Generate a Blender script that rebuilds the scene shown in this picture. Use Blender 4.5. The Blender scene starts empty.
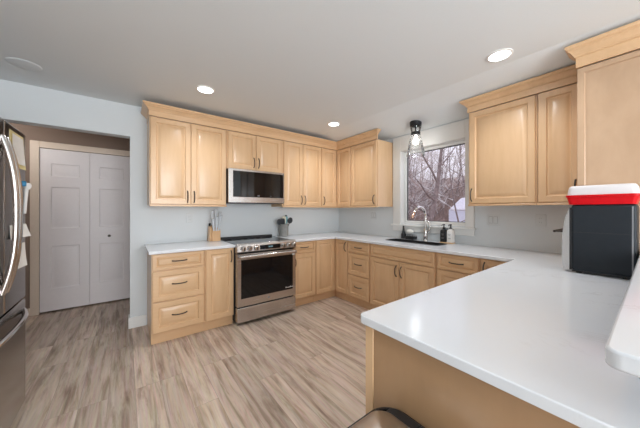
import bpy, bmesh, math, random
from mathutils import Vector, Matrix

S = bpy.context.scene
C = S.collection
random.seed(7)

# ------------------------------------------------------------------ camera, world, exposure
cam_data = bpy.data.cameras.new('camera')
cam_data.sensor_width = 36.0
cam_data.lens = 256.14 * 36.0 / 640.0
cam_data.shift_y = -3.57 / 640.0
cam_data.clip_start = 0.02
cam_data.clip_end = 300
cam = bpy.data.objects.new('camera', cam_data)
cam.location = (-3.099, -3.512, 1.2996)
cam.rotation_euler = (math.radians(90), 0, -0.6505)
C.objects.link(cam)
S.camera = cam

world = bpy.data.worlds.new('overcast_dusk')
S.world = world
world.use_nodes = True
wn = world.node_tree
wn.nodes.clear()
w_out = wn.nodes.new('ShaderNodeOutputWorld')
w_bg = wn.nodes.new('ShaderNodeBackground')
w_bg.inputs['Strength'].default_value = 1.55
w_tc = wn.nodes.new('ShaderNodeTexCoord')
w_sep = wn.nodes.new('ShaderNodeSeparateXYZ')
w_rmp = wn.nodes.new('ShaderNodeValToRGB')
w_rmp.color_ramp.elements[0].position = 0.0
w_rmp.color_ramp.elements[0].color = (0.80, 0.78, 0.84, 1)
w_rmp.color_ramp.elements[1].position = 0.6
w_rmp.color_ramp.elements[1].color = (0.86, 0.86, 1.0, 1)
wn.links.new(w_tc.outputs['Generated'], w_sep.inputs[0])
wn.links.new(w_sep.outputs['Z'], w_rmp.inputs[0])
wn.links.new(w_rmp.outputs[0], w_bg.inputs['Color'])
wn.links.new(w_bg.outputs[0], w_out.inputs['Surface'])

S.view_settings.view_transform = 'Standard'
S.view_settings.look = 'None'
S.view_settings.gamma = 1.0
S.view_settings.use_curve_mapping = False
S.view_settings.exposure = 0.0
try:
    S.cycles.use_denoising = True
    S.cycles.max_bounces = 10
    S.cycles.diffuse_bounces = 6
    S.cycles.transparent_max_bounces = 16
    S.cycles.sample_clamp_indirect = 6.0
    S.cycles.caustics_reflective = False
    S.cycles.caustics_refractive = False
except Exception:
    pass

CAN_POWER = 5.2          # recessed kitchen downlights (W)
FILL_GLOBE_POWER = 26.0        # added fill globes, unseen behind the camera (W)
PENDANT_POWER = 1.2
HALL_FILL_POWER = 8.0
BACK_FILL_POWER = 180.0         # added fill area light at the made-up window behind the camera
WARM = (0.92, 0.965, 1.0)
BACK_FILL_COL = (0.91, 0.96, 1.0)

CEIL = 2.46
FOLD = -0.70
WALLZ = 2.35              # where the sloped ceiling meets the sink wall


back_fill = bpy.data.lights.new('back_fill_light', 'AREA')  # added area light, soft fill from behind the camera
back_fill.shape = 'RECTANGLE'
back_fill.size, back_fill.size_y = 2.6, 1.75
back_fill.energy = BACK_FILL_POWER
back_fill.color = BACK_FILL_COL
back_fill_o = bpy.data.objects.new('back_fill_light', back_fill)
back_fill_o.location = (-2.75, -7.18, 1.2)
back_fill_o.rotation_euler = (math.radians(90), 0, 0)      # faces +y, into the room
C.objects.link(back_fill_o)


# ------------------------------------------------------------------ materials
def new_mat(name):
    m = bpy.data.materials.new(name)
    m.use_nodes = True
    nt = m.node_tree
    b = nt.nodes['Principled BSDF']
    return m, nt, b


def plain(name, col, rough=0.5, metal=0.0, bump=0.0, scale=60, var=0.04, spec=0.5, coat=0.0):
    m, nt, b = new_mat(name)
    b.inputs['Roughness'].default_value = rough
    b.inputs['Metallic'].default_value = metal
    b.inputs['Specular IOR Level'].default_value = spec
    if coat:
        b.inputs['Coat Weight'].default_value = coat
        b.inputs['Coat Roughness'].default_value = 0.08
    tc = nt.nodes.new('ShaderNodeTexCoord')
    n = nt.nodes.new('ShaderNodeTexNoise')
    n.inputs['Scale'].default_value = scale
    n.inputs['Detail'].default_value = 3
    nt.links.new(tc.outputs['Object'], n.inputs['Vector'])
    r = nt.nodes.new('ShaderNodeValToRGB')
    r.color_ramp.elements[0].position = 0.3
    r.color_ramp.elements[1].position = 0.7
    r.color_ramp.elements[0].color = (*[c * (1 - var) for c in col], 1)
    r.color_ramp.elements[1].color = (*[min(1, c * (1 + var)) for c in col], 1)
    nt.links.new(n.outputs['Fac'], r.inputs[0])
    nt.links.new(r.outputs[0], b.inputs['Base Color'])
    if bump:
        bp = nt.nodes.new('ShaderNodeBump')
        bp.inputs['Strength'].default_value = bump
        bp.inputs['Distance'].default_value = 0.002
        nt.links.new(n.outputs['Fac'], bp.inputs['Height'])
        nt.links.new(bp.outputs[0], b.inputs['Normal'])
    return m


def wood(name, light, dark, stretch, rough=0.33, coat=0.25, amount=1.0, fine=26):
    """Maple: long soft grain along one axis plus blotchy figure."""
    m, nt, b = new_mat(name)
    b.inputs['Roughness'].default_value = rough
    b.inputs['Coat Weight'].default_value = coat
    b.inputs['Coat Roughness'].default_value = 0.18
    geo = nt.nodes.new('ShaderNodeNewGeometry')
    mp = nt.nodes.new('ShaderNodeMapping')
    mp.inputs['Scale'].default_value = stretch
    nt.links.new(geo.outputs['Position'], mp.inputs['Vector'])
    n1 = nt.nodes.new('ShaderNodeTexNoise')
    n1.inputs['Scale'].default_value = fine
    n1.inputs['Detail'].default_value = 4
    n1.inputs['Roughness'].default_value = 0.6
    n1.inputs['Distortion'].default_value = 0.4
    nt.links.new(mp.outputs[0], n1.inputs['Vector'])
    n2 = nt.nodes.new('ShaderNodeTexNoise')
    n2.inputs['Scale'].default_value = 3.2
    n2.inputs['Detail'].default_value = 3
    n2.inputs['Distortion'].default_value = 1.0
    nt.links.new(mp.outputs[0], n2.inputs['Vector'])
    mx = nt.nodes.new('ShaderNodeMath')
    mx.operation = 'MULTIPLY_ADD'
    mx.inputs[1].default_value = 0.45
    nt.links.new(n1.outputs['Fac'], mx.inputs[0])
    m2 = nt.nodes.new('ShaderNodeMath')
    m2.operation = 'MULTIPLY'
    m2.inputs[1].default_value = 0.55
    nt.links.new(n2.outputs['Fac'], m2.inputs[0])
    nt.links.new(m2.outputs[0], mx.inputs[2])
    r = nt.nodes.new('ShaderNodeValToRGB')
    r.color_ramp.elements[0].position = 0.5 - 0.2 * amount
    r.color_ramp.elements[1].position = 0.5 + 0.2 * amount
    r.color_ramp.elements[0].color = (*dark, 1)
    r.color_ramp.elements[1].color = (*light, 1)
    nt.links.new(mx.outputs[0], r.inputs[0])
    nt.links.new(r.outputs[0], b.inputs['Base Color'])
    return m


MAPLE_L, MAPLE_D = (0.735, 0.495, 0.29), (0.635, 0.405, 0.222)
M = {}
M['maple'] = wood('maple_upright_grain', MAPLE_L, MAPLE_D, (1.0, 1.0, 0.12))
M['maple_x'] = wood('maple_grain_along_x', MAPLE_L, MAPLE_D, (0.12, 1.0, 1.0))
M['maple_y'] = wood('maple_grain_along_y', MAPLE_L, MAPLE_D, (1.0, 0.12, 1.0))
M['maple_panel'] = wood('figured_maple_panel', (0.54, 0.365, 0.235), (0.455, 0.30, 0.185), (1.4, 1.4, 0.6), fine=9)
M['end_panel'] = wood('shade_darkened_maple_end', (0.42, 0.25, 0.13), (0.36, 0.21, 0.107), (1.4, 1.4, 0.5), fine=9)  # same maple as elsewhere, darkened to put the end's shade into the colour
M['bamboo'] = wood('bamboo', (0.72, 0.48, 0.26), (0.60, 0.37, 0.18), (0.2, 1, 1), fine=60)
M['block_wood'] = wood('knife_block_beech', (0.68, 0.42, 0.22), (0.56, 0.33, 0.16), (1, 1, 0.15), fine=40)
M['wall'] = plain('pale_blue_grey_wall_paint', (0.685, 0.72, 0.738), 0.65, bump=0.05, scale=180, var=0.015)
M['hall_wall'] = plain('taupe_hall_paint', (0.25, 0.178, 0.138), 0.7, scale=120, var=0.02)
M['ceiling'] = plain('flat_white_ceiling_paint', (0.75, 0.79, 0.815), 0.8, bump=0.05, scale=150, var=0.012)
M['trim'] = plain('white_trim_paint', (0.82, 0.82, 0.80), 0.4, var=0.01)
M['beige_trim'] = plain('cream_casing_paint', (0.72, 0.60, 0.49), 0.45, var=0.02)
M['door_paint'] = plain('white_closet_door_paint', (0.80, 0.75, 0.75), 0.45, var=0.012, scale=30)
M['bronze'] = plain('dark_bronze', (0.045, 0.034, 0.028), 0.45, 0.3, var=0.1)
M['black_plastic'] = plain('black_plastic', (0.018, 0.018, 0.02), 0.35, var=0.1)
M['black_matte'] = plain('matte_black_metal', (0.02, 0.02, 0.022), 0.5, 0.3, var=0.1)
M['charcoal'] = plain('charcoal_painted_steel', (0.019, 0.023, 0.028), 0.5, 0.0, var=0.06, scale=25, spec=0.22)
M['dark_gap'] = plain('shadowed_recess_black', (0.01, 0.01, 0.01), 0.8)
M['grout_grey'] = plain('grey_rubber', (0.25, 0.25, 0.26), 0.6)
M['white_plastic'] = plain('white_plastic', (0.86, 0.85, 0.83), 0.35, var=0.01)
M['lid_plastic'] = plain('off_white_lid_plastic', (0.70, 0.665, 0.665), 0.4, var=0.01)
M['plate_plastic'] = plain('light_grey_switch_plastic', (0.66, 0.69, 0.70), 0.4, var=0.01)
M['plate_slot'] = plain('grey_outlet_slot', (0.30, 0.31, 0.32), 0.5)
M['red_plastic'] = plain('red_plastic', (0.60, 0.003, 0.008), 0.4, var=0.05, spec=0.2)
M['paper'] = plain('white_paper', (0.84, 0.83, 0.80), 0.8, var=0.03, scale=20)
M['yellow_paper'] = plain('pale_yellow_card', (0.80, 0.70, 0.36), 0.75, var=0.03)
M['blue_plastic'] = plain('blue_plastic', (0.03, 0.24, 0.46), 0.35)
M['crock'] = plain('grey_stoneware', (0.27, 0.265, 0.25), 0.5, var=0.12, scale=40)
M['teal_silicone'] = plain('teal_silicone', (0.20, 0.42, 0.47), 0.5)
M['cream_silicone'] = plain('cream_silicone', (0.78, 0.74, 0.60), 0.5)
M['dark_silicone'] = plain('charcoal_silicone', (0.03, 0.035, 0.042), 0.45)
M['sponge'] = plain('white_scrub_sponge', (0.85, 0.84, 0.80), 0.9, bump=0.4, scale=120)
M['sink'] = plain('black_granite_composite', (0.012, 0.012, 0.013), 0.5, var=0.3, scale=200)
M['warm_reflect'] = plain('nickel_painted_reflection', (0.75, 0.52, 0.40), 0.22, 1.0)  # warm reflection on the faucet's spray head, put into its base colour
M['bark'] = plain('grey_brown_bark', (0.25, 0.20, 0.19), 0.9, var=0.35, scale=8)
M['twig'] = plain('pale_twig_bark', (0.82, 0.745, 0.73), 0.9, var=0.35, scale=3)
M['twig_brown'] = plain('brown_twig_bark', (0.42, 0.32, 0.285), 0.9, var=0.35, scale=3)
M['brush'] = plain('brown_brush', (0.40, 0.30, 0.26), 0.95, var=0.4, scale=2)
M['leaf_litter'] = plain('brown_leaf_litter', (0.40, 0.30, 0.26), 0.95, var=0.45, scale=2.5)
M['siding'] = plain('pale_blue_siding', (0.70, 0.72, 0.82), 0.7)
M['shed_roof'] = plain('frosted_pale_roof', (0.72, 0.70, 0.76), 0.8, var=0.12, scale=14)
M['pale_acrylic'] = plain('pale_grey_acrylic', (0.62, 0.65, 0.68), 0.15, var=0.05)


def brushed(name, col, rough, axis, spread=0.08):
    m, nt, b = new_mat(name)
    b.inputs['Metallic'].default_value = 1.0
    tc = nt.nodes.new('ShaderNodeTexCoord')
    mp = nt.nodes.new('ShaderNodeMapping')
    sc = [90.0] * 3
    sc[axis] = 1.5
    mp.inputs['Scale'].default_value = sc
    nt.links.new(tc.outputs['Object'], mp.inputs[0])
    n = nt.nodes.new('ShaderNodeTexNoise')
    n.inputs['Scale'].default_value = 1.0
    n.inputs['Detail'].default_value = 2
    nt.links.new(mp.outputs[0], n.inputs['Vector'])
    mr = nt.nodes.new('ShaderNodeMapRange')
    mr.inputs[3].default_value = rough - spread / 2
    mr.inputs[4].default_value = rough + spread / 2
    nt.links.new(n.outputs['Fac'], mr.inputs[0])
    nt.links.new(mr.outputs[0], b.inputs['Roughness'])
    r = nt.nodes.new('ShaderNodeValToRGB')
    r.color_ramp.elements[0].color = (*[c * 0.98 for c in col], 1)
    r.color_ramp.elements[1].color = (*col, 1)
    nt.links.new(n.outputs['Fac'], r.inputs[0])
    nt.links.new(r.outputs[0], b.inputs['Base Color'])
    return m


M['steel'] = brushed('brushed_stainless', (0.57, 0.54, 0.52), 0.27, 0, 0.02)
M['steel_v'] = brushed('brushed_stainless_upright', (0.58, 0.56, 0.545), 0.24, 2)
M['fridge_steel'] = brushed('slate_stainless', (0.44, 0.405, 0.385), 0.15, 2, 0.02)
M['chrome'] = brushed('polished_nickel', (0.72, 0.70, 0.68), 0.10, 2, 0.03)
M['can_steel'] = brushed('polished_stainless_lid', (0.56, 0.55, 0.55), 0.30, 1, 0.02)


def glossy_black(name, col=(0.006, 0.006, 0.007), rough=0.04):
    return plain(name, col, rough, 0.0, var=0.0, spec=0.38)


M['black_glass'] = glossy_black('black_appliance_glass')


def clear_glass(name, tint, gloss=0.10, diffuse=0.0, dcol=(0.9, 0.9, 0.9)):
    """Thin clear sheet: mostly transparent, a fresnel reflection, optional frosting."""
    m = bpy.data.materials.new(name)
    m.use_nodes = True
    nt = m.node_tree
    nt.nodes.clear()
    o = nt.nodes.new('ShaderNodeOutputMaterial')
    t = nt.nodes.new('ShaderNodeBsdfTransparent')
    t.inputs['Color'].default_value = (*tint, 1)
    g = nt.nodes.new('ShaderNodeBsdfGlossy')
    g.inputs['Roughness'].default_value = 0.03
    fr = nt.nodes.new('ShaderNodeLayerWeight')
    fr.inputs['Blend'].default_value = gloss
    mx = nt.nodes.new('ShaderNodeMixShader')
    nt.links.new(fr.outputs['Fresnel'], mx.inputs[0])
    nt.links.new(t.outputs[0], mx.inputs[1])
    nt.links.new(g.outputs[0], mx.inputs[2])
    last = mx
    if diffuse:
        d = nt.nodes.new('ShaderNodeBsdfTranslucent')
        d.inputs['Color'].default_value = (*dcol, 1)
        m2 = nt.nodes.new('ShaderNodeMixShader')
        m2.inputs[0].default_value = diffuse
        nt.links.new(mx.outputs[0], m2.inputs[1])
        nt.links.new(d.outputs[0], m2.inputs[2])
        last = m2
    nt.links.new(last.outputs[0], o.inputs['Surface'])
    return m


M['pane'] = clear_glass('window_glass', (0.97, 0.97, 0.98), 0.06)
M['shade_glass'] = clear_glass('seeded_shade_glass', (0.95, 0.95, 0.95), 0.25, 0.06)
M['cage_glass'] = clear_glass('clear_fitter_glass', (0.93, 0.93, 0.93), 0.25, 0.06)


def emit(name, col, strength):
    m = bpy.data.materials.new(name)
    m.use_nodes = True
    nt = m.node_tree
    nt.nodes.clear()
    o = nt.nodes.new('ShaderNodeOutputMaterial')
    e = nt.nodes.new('ShaderNodeEmission')
    e.inputs['Color'].default_value = (*col, 1)
    e.inputs['Strength'].default_value = strength
    nt.links.new(e.outputs[0], o.inputs['Surface'])
    return m


M['lens'] = emit('lit_downlight_lens', WARM, 9.0)
M['bulb'] = emit('lit_bulb', (1.0, 0.95, 0.88), 14.0)
M['globe'] = emit('lit_fill_globe', WARM, 5.0)
M['clock'] = emit('lit_clock_digits', (0.5, 0.8, 0.9), 0.5)


def floor_mat():
    m, nt, b = new_mat('greige_vinyl_planks')
    L = nt.links
    geo = nt.nodes.new('ShaderNodeNewGeometry')
    sep = nt.nodes.new('ShaderNodeSeparateXYZ')
    L.new(geo.outputs['Position'], sep.inputs[0])
    comb = nt.nodes.new('ShaderNodeCombineXYZ')
    L.new(sep.outputs['Y'], comb.inputs['X'])
    L.new(sep.outputs['X'], comb.inputs['Y'])
    br = nt.nodes.new('ShaderNodeTexBrick')
    br.inputs['Scale'].default_value = 1.0
    br.inputs['Brick Width'].default_value = 1.22
    br.inputs['Row Height'].default_value = 0.152
    br.inputs['Mortar Size'].default_value = 0.0012
    br.inputs['Mortar Smooth'].default_value = 0.2
    br.inputs['Color1'].default_value = (0, 0, 0, 1)
    br.inputs['Color2'].default_value = (1, 1, 1, 1)
    br.inputs['Mortar'].default_value = (0.5, 0.5, 0.5, 1)
    br.inputs['Bias'].default_value = 0.0
    br.offset = 0.37
    br.offset_frequency = 3
    L.new(comb.outputs[0], br.inputs['Vector'])
    # grain coordinates, shifted per plank
    off = nt.nodes.new('ShaderNodeVectorMath')
    off.operation = 'MULTIPLY_ADD'
    off.inputs[1].default_value = (7.3, 3.1, 5.0)
    L.new(br.outputs['Color'], off.inputs[0])
    L.new(comb.outputs[0], off.inputs[2])
    mp = nt.nodes.new('ShaderNodeMapping')
    mp.inputs['Scale'].default_value = (1.0, 9.5, 1.0)
    L.new(off.outputs[0], mp.inputs[0])
    n1 = nt.nodes.new('ShaderNodeTexNoise')
    n1.inputs['Scale'].default_value = 2.0
    n1.inputs['Detail'].default_value = 6
    n1.inputs['Roughness'].default_value = 0.60
    n1.inputs['Distortion'].default_value = 0.5
    L.new(mp.outputs[0], n1.inputs['Vector'])
    mp2 = nt.nodes.new('ShaderNodeMapping')
    mp2.inputs['Scale'].default_value = (1.6, 45.0, 1.0)
    L.new(off.outputs[0], mp2.inputs[0])
    n2 = nt.nodes.new('ShaderNodeTexNoise')
    n2.inputs['Scale'].default_value = 2.0
    n2.inputs['Detail'].default_value = 4
    L.new(mp2.outputs[0], n2.inputs['Vector'])
    r = nt.nodes.new('ShaderNodeValToRGB')
    cr = r.color_ramp
    cr.elements[0].position = 0.30
    cr.elements[0].color = (0.274, 0.187, 0.137, 1)
    cr.elements[1].position = 0.70
    cr.elements[1].color = (0.691, 0.576, 0.482, 1)
    e = cr.elements.new(0.42)
    e.color = (0.446, 0.338, 0.259, 1)
    e = cr.elements.new(0.52)
    e.color = (0.576, 0.461, 0.372, 1)
    L.new(n1.outputs['Fac'], r.inputs[0])
    mixf = nt.nodes.new('ShaderNodeMix')
    mixf.data_type = 'RGBA'
    mixf.blend_type = 'OVERLAY'
    mixf.inputs[0].default_value = 0.22
    L.new(r.outputs[0], mixf.inputs[6])
    L.new(n2.outputs['Color'], mixf.inputs[7])
    # worn brown streaks and knots along the boards
    mp3 = nt.nodes.new('ShaderNodeMapping')
    mp3.inputs['Scale'].default_value = (1.1, 8.0, 1.0)
    L.new(off.outputs[0], mp3.inputs[0])
    n3 = nt.nodes.new('ShaderNodeTexNoise')
    n3.inputs['Scale'].default_value = 1.7
    n3.inputs['Detail'].default_value = 8
    n3.inputs['Roughness'].default_value = 0.72
    n3.inputs['Distortion'].default_value = 0.3
    L.new(mp3.outputs[0], n3.inputs['Vector'])
    st = nt.nodes.new('ShaderNodeMapRange')
    st.inputs[1].default_value = 0.55
    st.inputs[2].default_value = 0.72
    st.inputs[4].default_value = 0.75
    L.new(n3.outputs['Fac'], st.inputs[0])
    mxs = nt.nodes.new('ShaderNodeMix')
    mxs.data_type = 'RGBA'
    mxs.inputs[7].default_value = (0.27, 0.175, 0.125, 1)
    L.new(st.outputs[0], mxs.inputs[0])
    L.new(mixf.outputs[2], mxs.inputs[6])
    # plank to plank tone
    tone = nt.nodes.new('ShaderNodeMapRange')
    tone.inputs[3].default_value = 0.84
    tone.inputs[4].default_value = 1.08
    L.new(br.outputs['Color'], tone.inputs[0])
    mul = nt.nodes.new('ShaderNodeVectorMath')
    mul.operation = 'SCALE'
    L.new(mxs.outputs[2], mul.inputs[0])
    L.new(tone.outputs[0], mul.inputs['Scale'])
    mor = nt.nodes.new('ShaderNodeMix')
    mor.data_type = 'RGBA'
    L.new(br.outputs['Fac'], mor.inputs[0])
    L.new(mul.outputs[0], mor.inputs[6])
    mor.inputs[7].default_value = (0.34, 0.27, 0.22, 1)
    L.new(mor.outputs[2], b.inputs['Base Color'])
    b.inputs['Roughness'].default_value = 0.42
    bp = nt.nodes.new('ShaderNodeBump')
    bp.inputs['Strength'].default_value = 0.15
    bp.inputs['Distance'].default_value = 0.001
    L.new(n2.outputs['Fac'], bp.inputs['Height'])
    L.new(bp.outputs[0], b.inputs['Normal'])
    return m


M['floor'] = floor_mat()


def quartz():
    m, nt, b = new_mat('white_quartz_with_faint_veins')
    L = nt.links
    geo = nt.nodes.new('ShaderNodeNewGeometry')
    n = nt.nodes.new('ShaderNodeTexNoise')
    n.inputs['Scale'].default_value = 3.2
    n.inputs['Detail'].default_value = 7
    n.inputs['Roughness'].default_value = 0.65
    n.inputs['Distortion'].default_value = 1.2
    L.new(geo.outputs['Position'], n.inputs['Vector'])
    r = nt.nodes.new('ShaderNodeValToRGB')
    cr = r.color_ramp
    cr.elements[0].position = 0.488
    cr.elements[0].color = (0, 0, 0, 1)
    cr.elements[1].position = 0.512
    cr.elements[1].color = (0, 0, 0, 1)
    e = cr.elements.new(0.5)
    e.color = (1, 1, 1, 1)
    L.new(n.outputs['Fac'], r.inputs[0])
    patch = nt.nodes.new('ShaderNodeTexNoise')
    patch.inputs['Scale'].default_value = 2.6
    patch.inputs['Detail'].default_value = 3
    L.new(geo.outputs['Position'], patch.inputs['Vector'])
    pr = nt.nodes.new('ShaderNodeMapRange')
    pr.inputs[1].default_value = 0.52
    pr.inputs[2].default_value = 0.68
    L.new(patch.outputs['Fac'], pr.inputs[0])
    mul = nt.nodes.new('ShaderNodeMath')
    mul.operation = 'MULTIPLY'
    L.new(r.outputs[0], mul.inputs[0])
    L.new(pr.outputs[0], mul.inputs[1])
    mul2 = nt.nodes.new('ShaderNodeMath')
    mul2.operation = 'MULTIPLY'
    mul2.inputs[1].default_value = 0.55
    L.new(mul.outputs[0], mul2.inputs[0])
    mx = nt.nodes.new('ShaderNodeMix')
    mx.data_type = 'RGBA'
    mx.inputs[6].default_value = (0.725, 0.745, 0.775, 1)
    mx.inputs[7].default_value = (0.42, 0.40, 0.40, 1)
    L.new(mul2.outputs[0], mx.inputs[0])
    L.new(mx.outputs[2], b.inputs['Base Color'])
    b.inputs['Roughness'].default_value = 0.16
    b.inputs['Specular IOR Level'].default_value = 0.45
    return m


M['quartz'] = quartz()


# ------------------------------------------------------------------ mesh helpers
class MB:
    """Collects shapes in world coordinates; build() links them as ONE mesh object."""

    def __init__(self):
        self.v, self.f = [], []

    def add(self, verts, faces):
        o = len(self.v)
        self.v += [tuple(p) for p in verts]
        self.f += [tuple(i + o for i in f) for f in faces]
        return self

    def box(self, x0, x1, y0, y1, z0, z1):
        x0, x1 = sorted((x0, x1))
        y0, y1 = sorted((y0, y1))
        z0, z1 = sorted((z0, z1))
        v = [(x0, y0, z0), (x1, y0, z0), (x1, y1, z0), (x0, y1, z0), (x0, y0, z1), (x1, y0, z1), (x1, y1, z1), (x0, y1, z1)]
        return self.add(v, [(3, 2, 1, 0), (4, 5, 6, 7), (0, 1, 5, 4), (1, 2, 6, 5), (2, 3, 7, 6), (3, 0, 4, 7)])

    def hexa(self, v):
        """Eight corners: bottom ring then top ring, both counter-clockwise from above."""
        return self.add(v, [(3, 2, 1, 0), (4, 5, 6, 7), (0, 1, 5, 4), (1, 2, 6, 5), (2, 3, 7, 6), (3, 0, 4, 7)])

    def loops(self, rings, cap0=True, cap1=True, closed=True):
        n = len(rings[0])
        v = [p for r in rings for p in r]
        f = []
        for i in range(len(rings) - 1):
            for k in range(n if closed else n - 1):
                a, b = i * n + k, i * n + (k + 1) % n
                f.append((a, b, b + n, a + n))
        if cap0:
            f.append(tuple(reversed(range(n))))
        if cap1:
            f.append(tuple(range((len(rings) - 1) * n, len(rings) * n)))
        return self.add(v, f)

    def prism(self, poly, z0, z1):
        """poly counter-clockwise in plan."""
        return self.loops([[(x, y, z0) for x, y in poly], [(x, y, z1) for x, y in poly]])

    def tube(self, path, r, n=10, caps=True, flat=None):
        P = [Vector(p) for p in path]
        rr = r if isinstance(r, (list, tuple)) else [r] * len(P)
        rings, up = [], None
        for i, p in enumerate(P):
            t = (P[min(i + 1, len(P) - 1)] - P[max(i - 1, 0)])
            if t.length < 1e-9:
                t = Vector((0, 0, 1))
            t.normalize()
            if up is None:
                a = Vector((0, 0, 1)) if abs(t.z) < 0.9 else Vector((1, 0, 0))
                up = (a - t * a.dot(t)).normalized()
            else:
                up = up - t * up.dot(t)
                if up.length < 1e-6:
                    up = t.orthogonal()
                up.normalize()
            s = t.cross(up)
            k1, k2 = flat if flat else (1, 1)
            rings.append([p + (up * math.cos(2 * math.pi * k / n) * k1 + s * math.sin(2 * math.pi * k / n) * k2) * rr[i] for k in range(n)])
        return self.loops(rings, caps, caps)

    def lathe(self, prof, c, n=28, axis='z', caps=True):
        """prof = [(radius, height)...] from the bottom up."""
        rings = []
        for r, h in prof:
            ring = []
            for k in range(n):
                a = 2 * math.pi * k / n
                p = (r * math.cos(a), r * math.sin(a), h)
                if axis == 'x':
                    p = (p[2], p[0], p[1])
                elif axis == 'y':
                    p = (p[1], p[2], p[0])
                ring.append((c[0] + p[0], c[1] + p[1], c[2] + p[2]))
            rings.append(ring)
        return self.loops(rings, caps, caps)

    def panel(self, o, U, V, N, w, h, prof, n_in=None):
        """A raised-panel leaf: nested rectangles at (inset, depth) along the profile."""
        o, U, V, N = Vector(o), Vector(U), Vector(V), Vector(N)
        rings = []
        for ins, d in prof:
            rings.append([o + U * a + V * b + N * d for a, b in ((ins, ins), (w - ins, ins), (w - ins, h - ins), (ins, h - ins))])
        if U.cross(V).dot(N) < 0:
            rings = [list(reversed(r)) for r in rings]
        return self.loops(rings)

    def build(self, name, mat, parent=None, bevel=0.0, segs=2, angle=35, label=None, smooth=True):
        me = bpy.data.meshes.new(name)
        off = Vector((0, 0, 0))
        p = parent
        while p is not None:
            off += p.location
            p = p.parent
        me.from_pydata([tuple(Vector(q) - off) for q in self.v], [], self.f)
        me.validate()
        bm = bmesh.new()
        bm.from_mesh(me)
        bmesh.ops.recalc_face_normals(bm, faces=bm.faces)
        bm.to_mesh(me)
        bm.free()
        if smooth:
            me.shade_smooth()
            me.set_sharp_from_angle(angle=math.radians(angle))
        me.materials.append(M[mat] if isinstance(mat, str) else mat)
        o = bpy.data.objects.new(name, me)
        C.objects.link(o)
        if parent is not None:
            o.parent = parent
        if bevel:
            b = o.modifiers.new('bevel', 'BEVEL')
            b.width = bevel
            b.segments = segs
            b.limit_method = 'ANGLE'
            b.angle_limit = math.radians(40)
        if label:
            o['label'] = label
        return o


def box(*a):
    return MB().box(*a)


def tag(o, label, cat, group=None, kind=None):
    o['label'] = label
    o['category'] = cat
    if group:
        o['group'] = group
    if kind:
        o['kind'] = kind
    return o


def thing(name, label, cat, loc, group=None):
    o = bpy.data.objects.new(name, None)
    o.empty_display_size = 0.05
    o.location = loc
    C.objects.link(o)
    return tag(o, label, cat, group)


def struct(name, mb, mat, parent=None, **k):
    o = mb.build(name, mat, parent, **k)
    if parent is None:
        o['kind'] = 'structure'
    return o


def arc(c, r, a0, a1, n, plane='xz'):
    out = []
    for i in range(n + 1):
        a = math.radians(a0 + (a1 - a0) * i / n)
        u, v = r * math.cos(a), r * math.sin(a)
        out.append({'xz': (c[0] + u, c[1], c[2] + v), 'yz': (c[0], c[1] + u, c[2] + v), 'xy': (c[0] + u, c[1] + v, c[2])}[plane])
    return out


def rounded(x0, x1, y0, y1, radii, n=6):
    """Counter-clockwise rounded rectangle; radii for corners (x0y0, x1y0, x1y1, x0y1)."""
    out = []
    for (cx, cy, a0), r in zip(((x0, y0, 180), (x1, y0, 270), (x1, y1, 0), (x0, y1, 90)), radii):
        if r <= 0:
            out.append((cx, cy))
            continue
        mx = cx + r if cx == x0 else cx - r
        my = cy + r if cy == y0 else cy - r
        for i in range(n + 1):
            a = math.radians(a0 + 90 * i / n)
            out.append((mx + r * math.cos(a), my + r * math.sin(a)))
    return out


def slab_with_hole(poly, hole, z0, z1):
    bm = bmesh.new()
    edges = []
    for loop in ([poly] + ([hole] if hole else [])):
        vs = [bm.verts.new((x, y, z1)) for x, y in loop]
        for i in range(len(vs)):
            edges.append(bm.edges.new((vs[i], vs[(i + 1) % len(vs)])))
    bmesh.ops.triangle_fill(bm, use_beauty=True, use_dissolve=False, edges=edges)
    bm.verts.index_update()
    top = [tuple(v.co) for v in bm.verts]
    tf = [tuple(v.index for v in f.verts) for f in bm.faces]
    n = len(top)
    verts = top + [(x, y, z0) for x, y, _ in top]
    faces = list(tf) + [tuple(i + n for i in reversed(f)) for f in tf]
    for e in bm.edges:
        if len(e.link_faces) == 1:
            a, b = e.verts[0].index, e.verts[1].index
            faces.append((a, b, b + n, a + n))
    bm.free()
    mb = MB()
    mb.add(verts, faces)
    return mb


# ------------------------------------------------------------------ room shell
X_L, Y_F = -4.45, -7.2
struct('floor', box(X_L - 1.2, 0.15, Y_F - 0.15, 1.9, -0.06, 0.0), 'floor')

# range wall with the hallway opening
OX0, OX1, OZ = -3.99, -3.056, 2.115
wb = MB()
wb.box(OX1, 0.15, 0.0, 0.12, 0, CEIL + 0.1)
wb.box(X_L - 0.15, OX0, 0.0, 0.12, 0, CEIL + 0.1)
wb.box(OX0, OX1, 0.0, 0.12, OZ, CEIL + 0.1)
struct('wall_back', wb, 'wall')

# sink wall with window hole (recess visible on the left jamb)
WY0, WY1, WZ0, WZ1 = -2.195, -1.325, 1.115, 2.135
wr = MB()
wr.box(0, 0.15, WY1, 0.0, 0, WALLZ + 0.12)
wr.box(0, 0.15, Y_F, WY0, 0, WALLZ + 0.12)
wr.box(0, 0.15, WY0, WY1, 0, WZ0)
wr.box(0, 0.15, WY0, WY1, WZ1, WALLZ + 0.12)
struct('wall_right', wr, 'wall')
struct('wall_left', box(X_L - 0.15, X_L, Y_F, 0.0, 0, CEIL + 0.1), 'wall')

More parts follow.
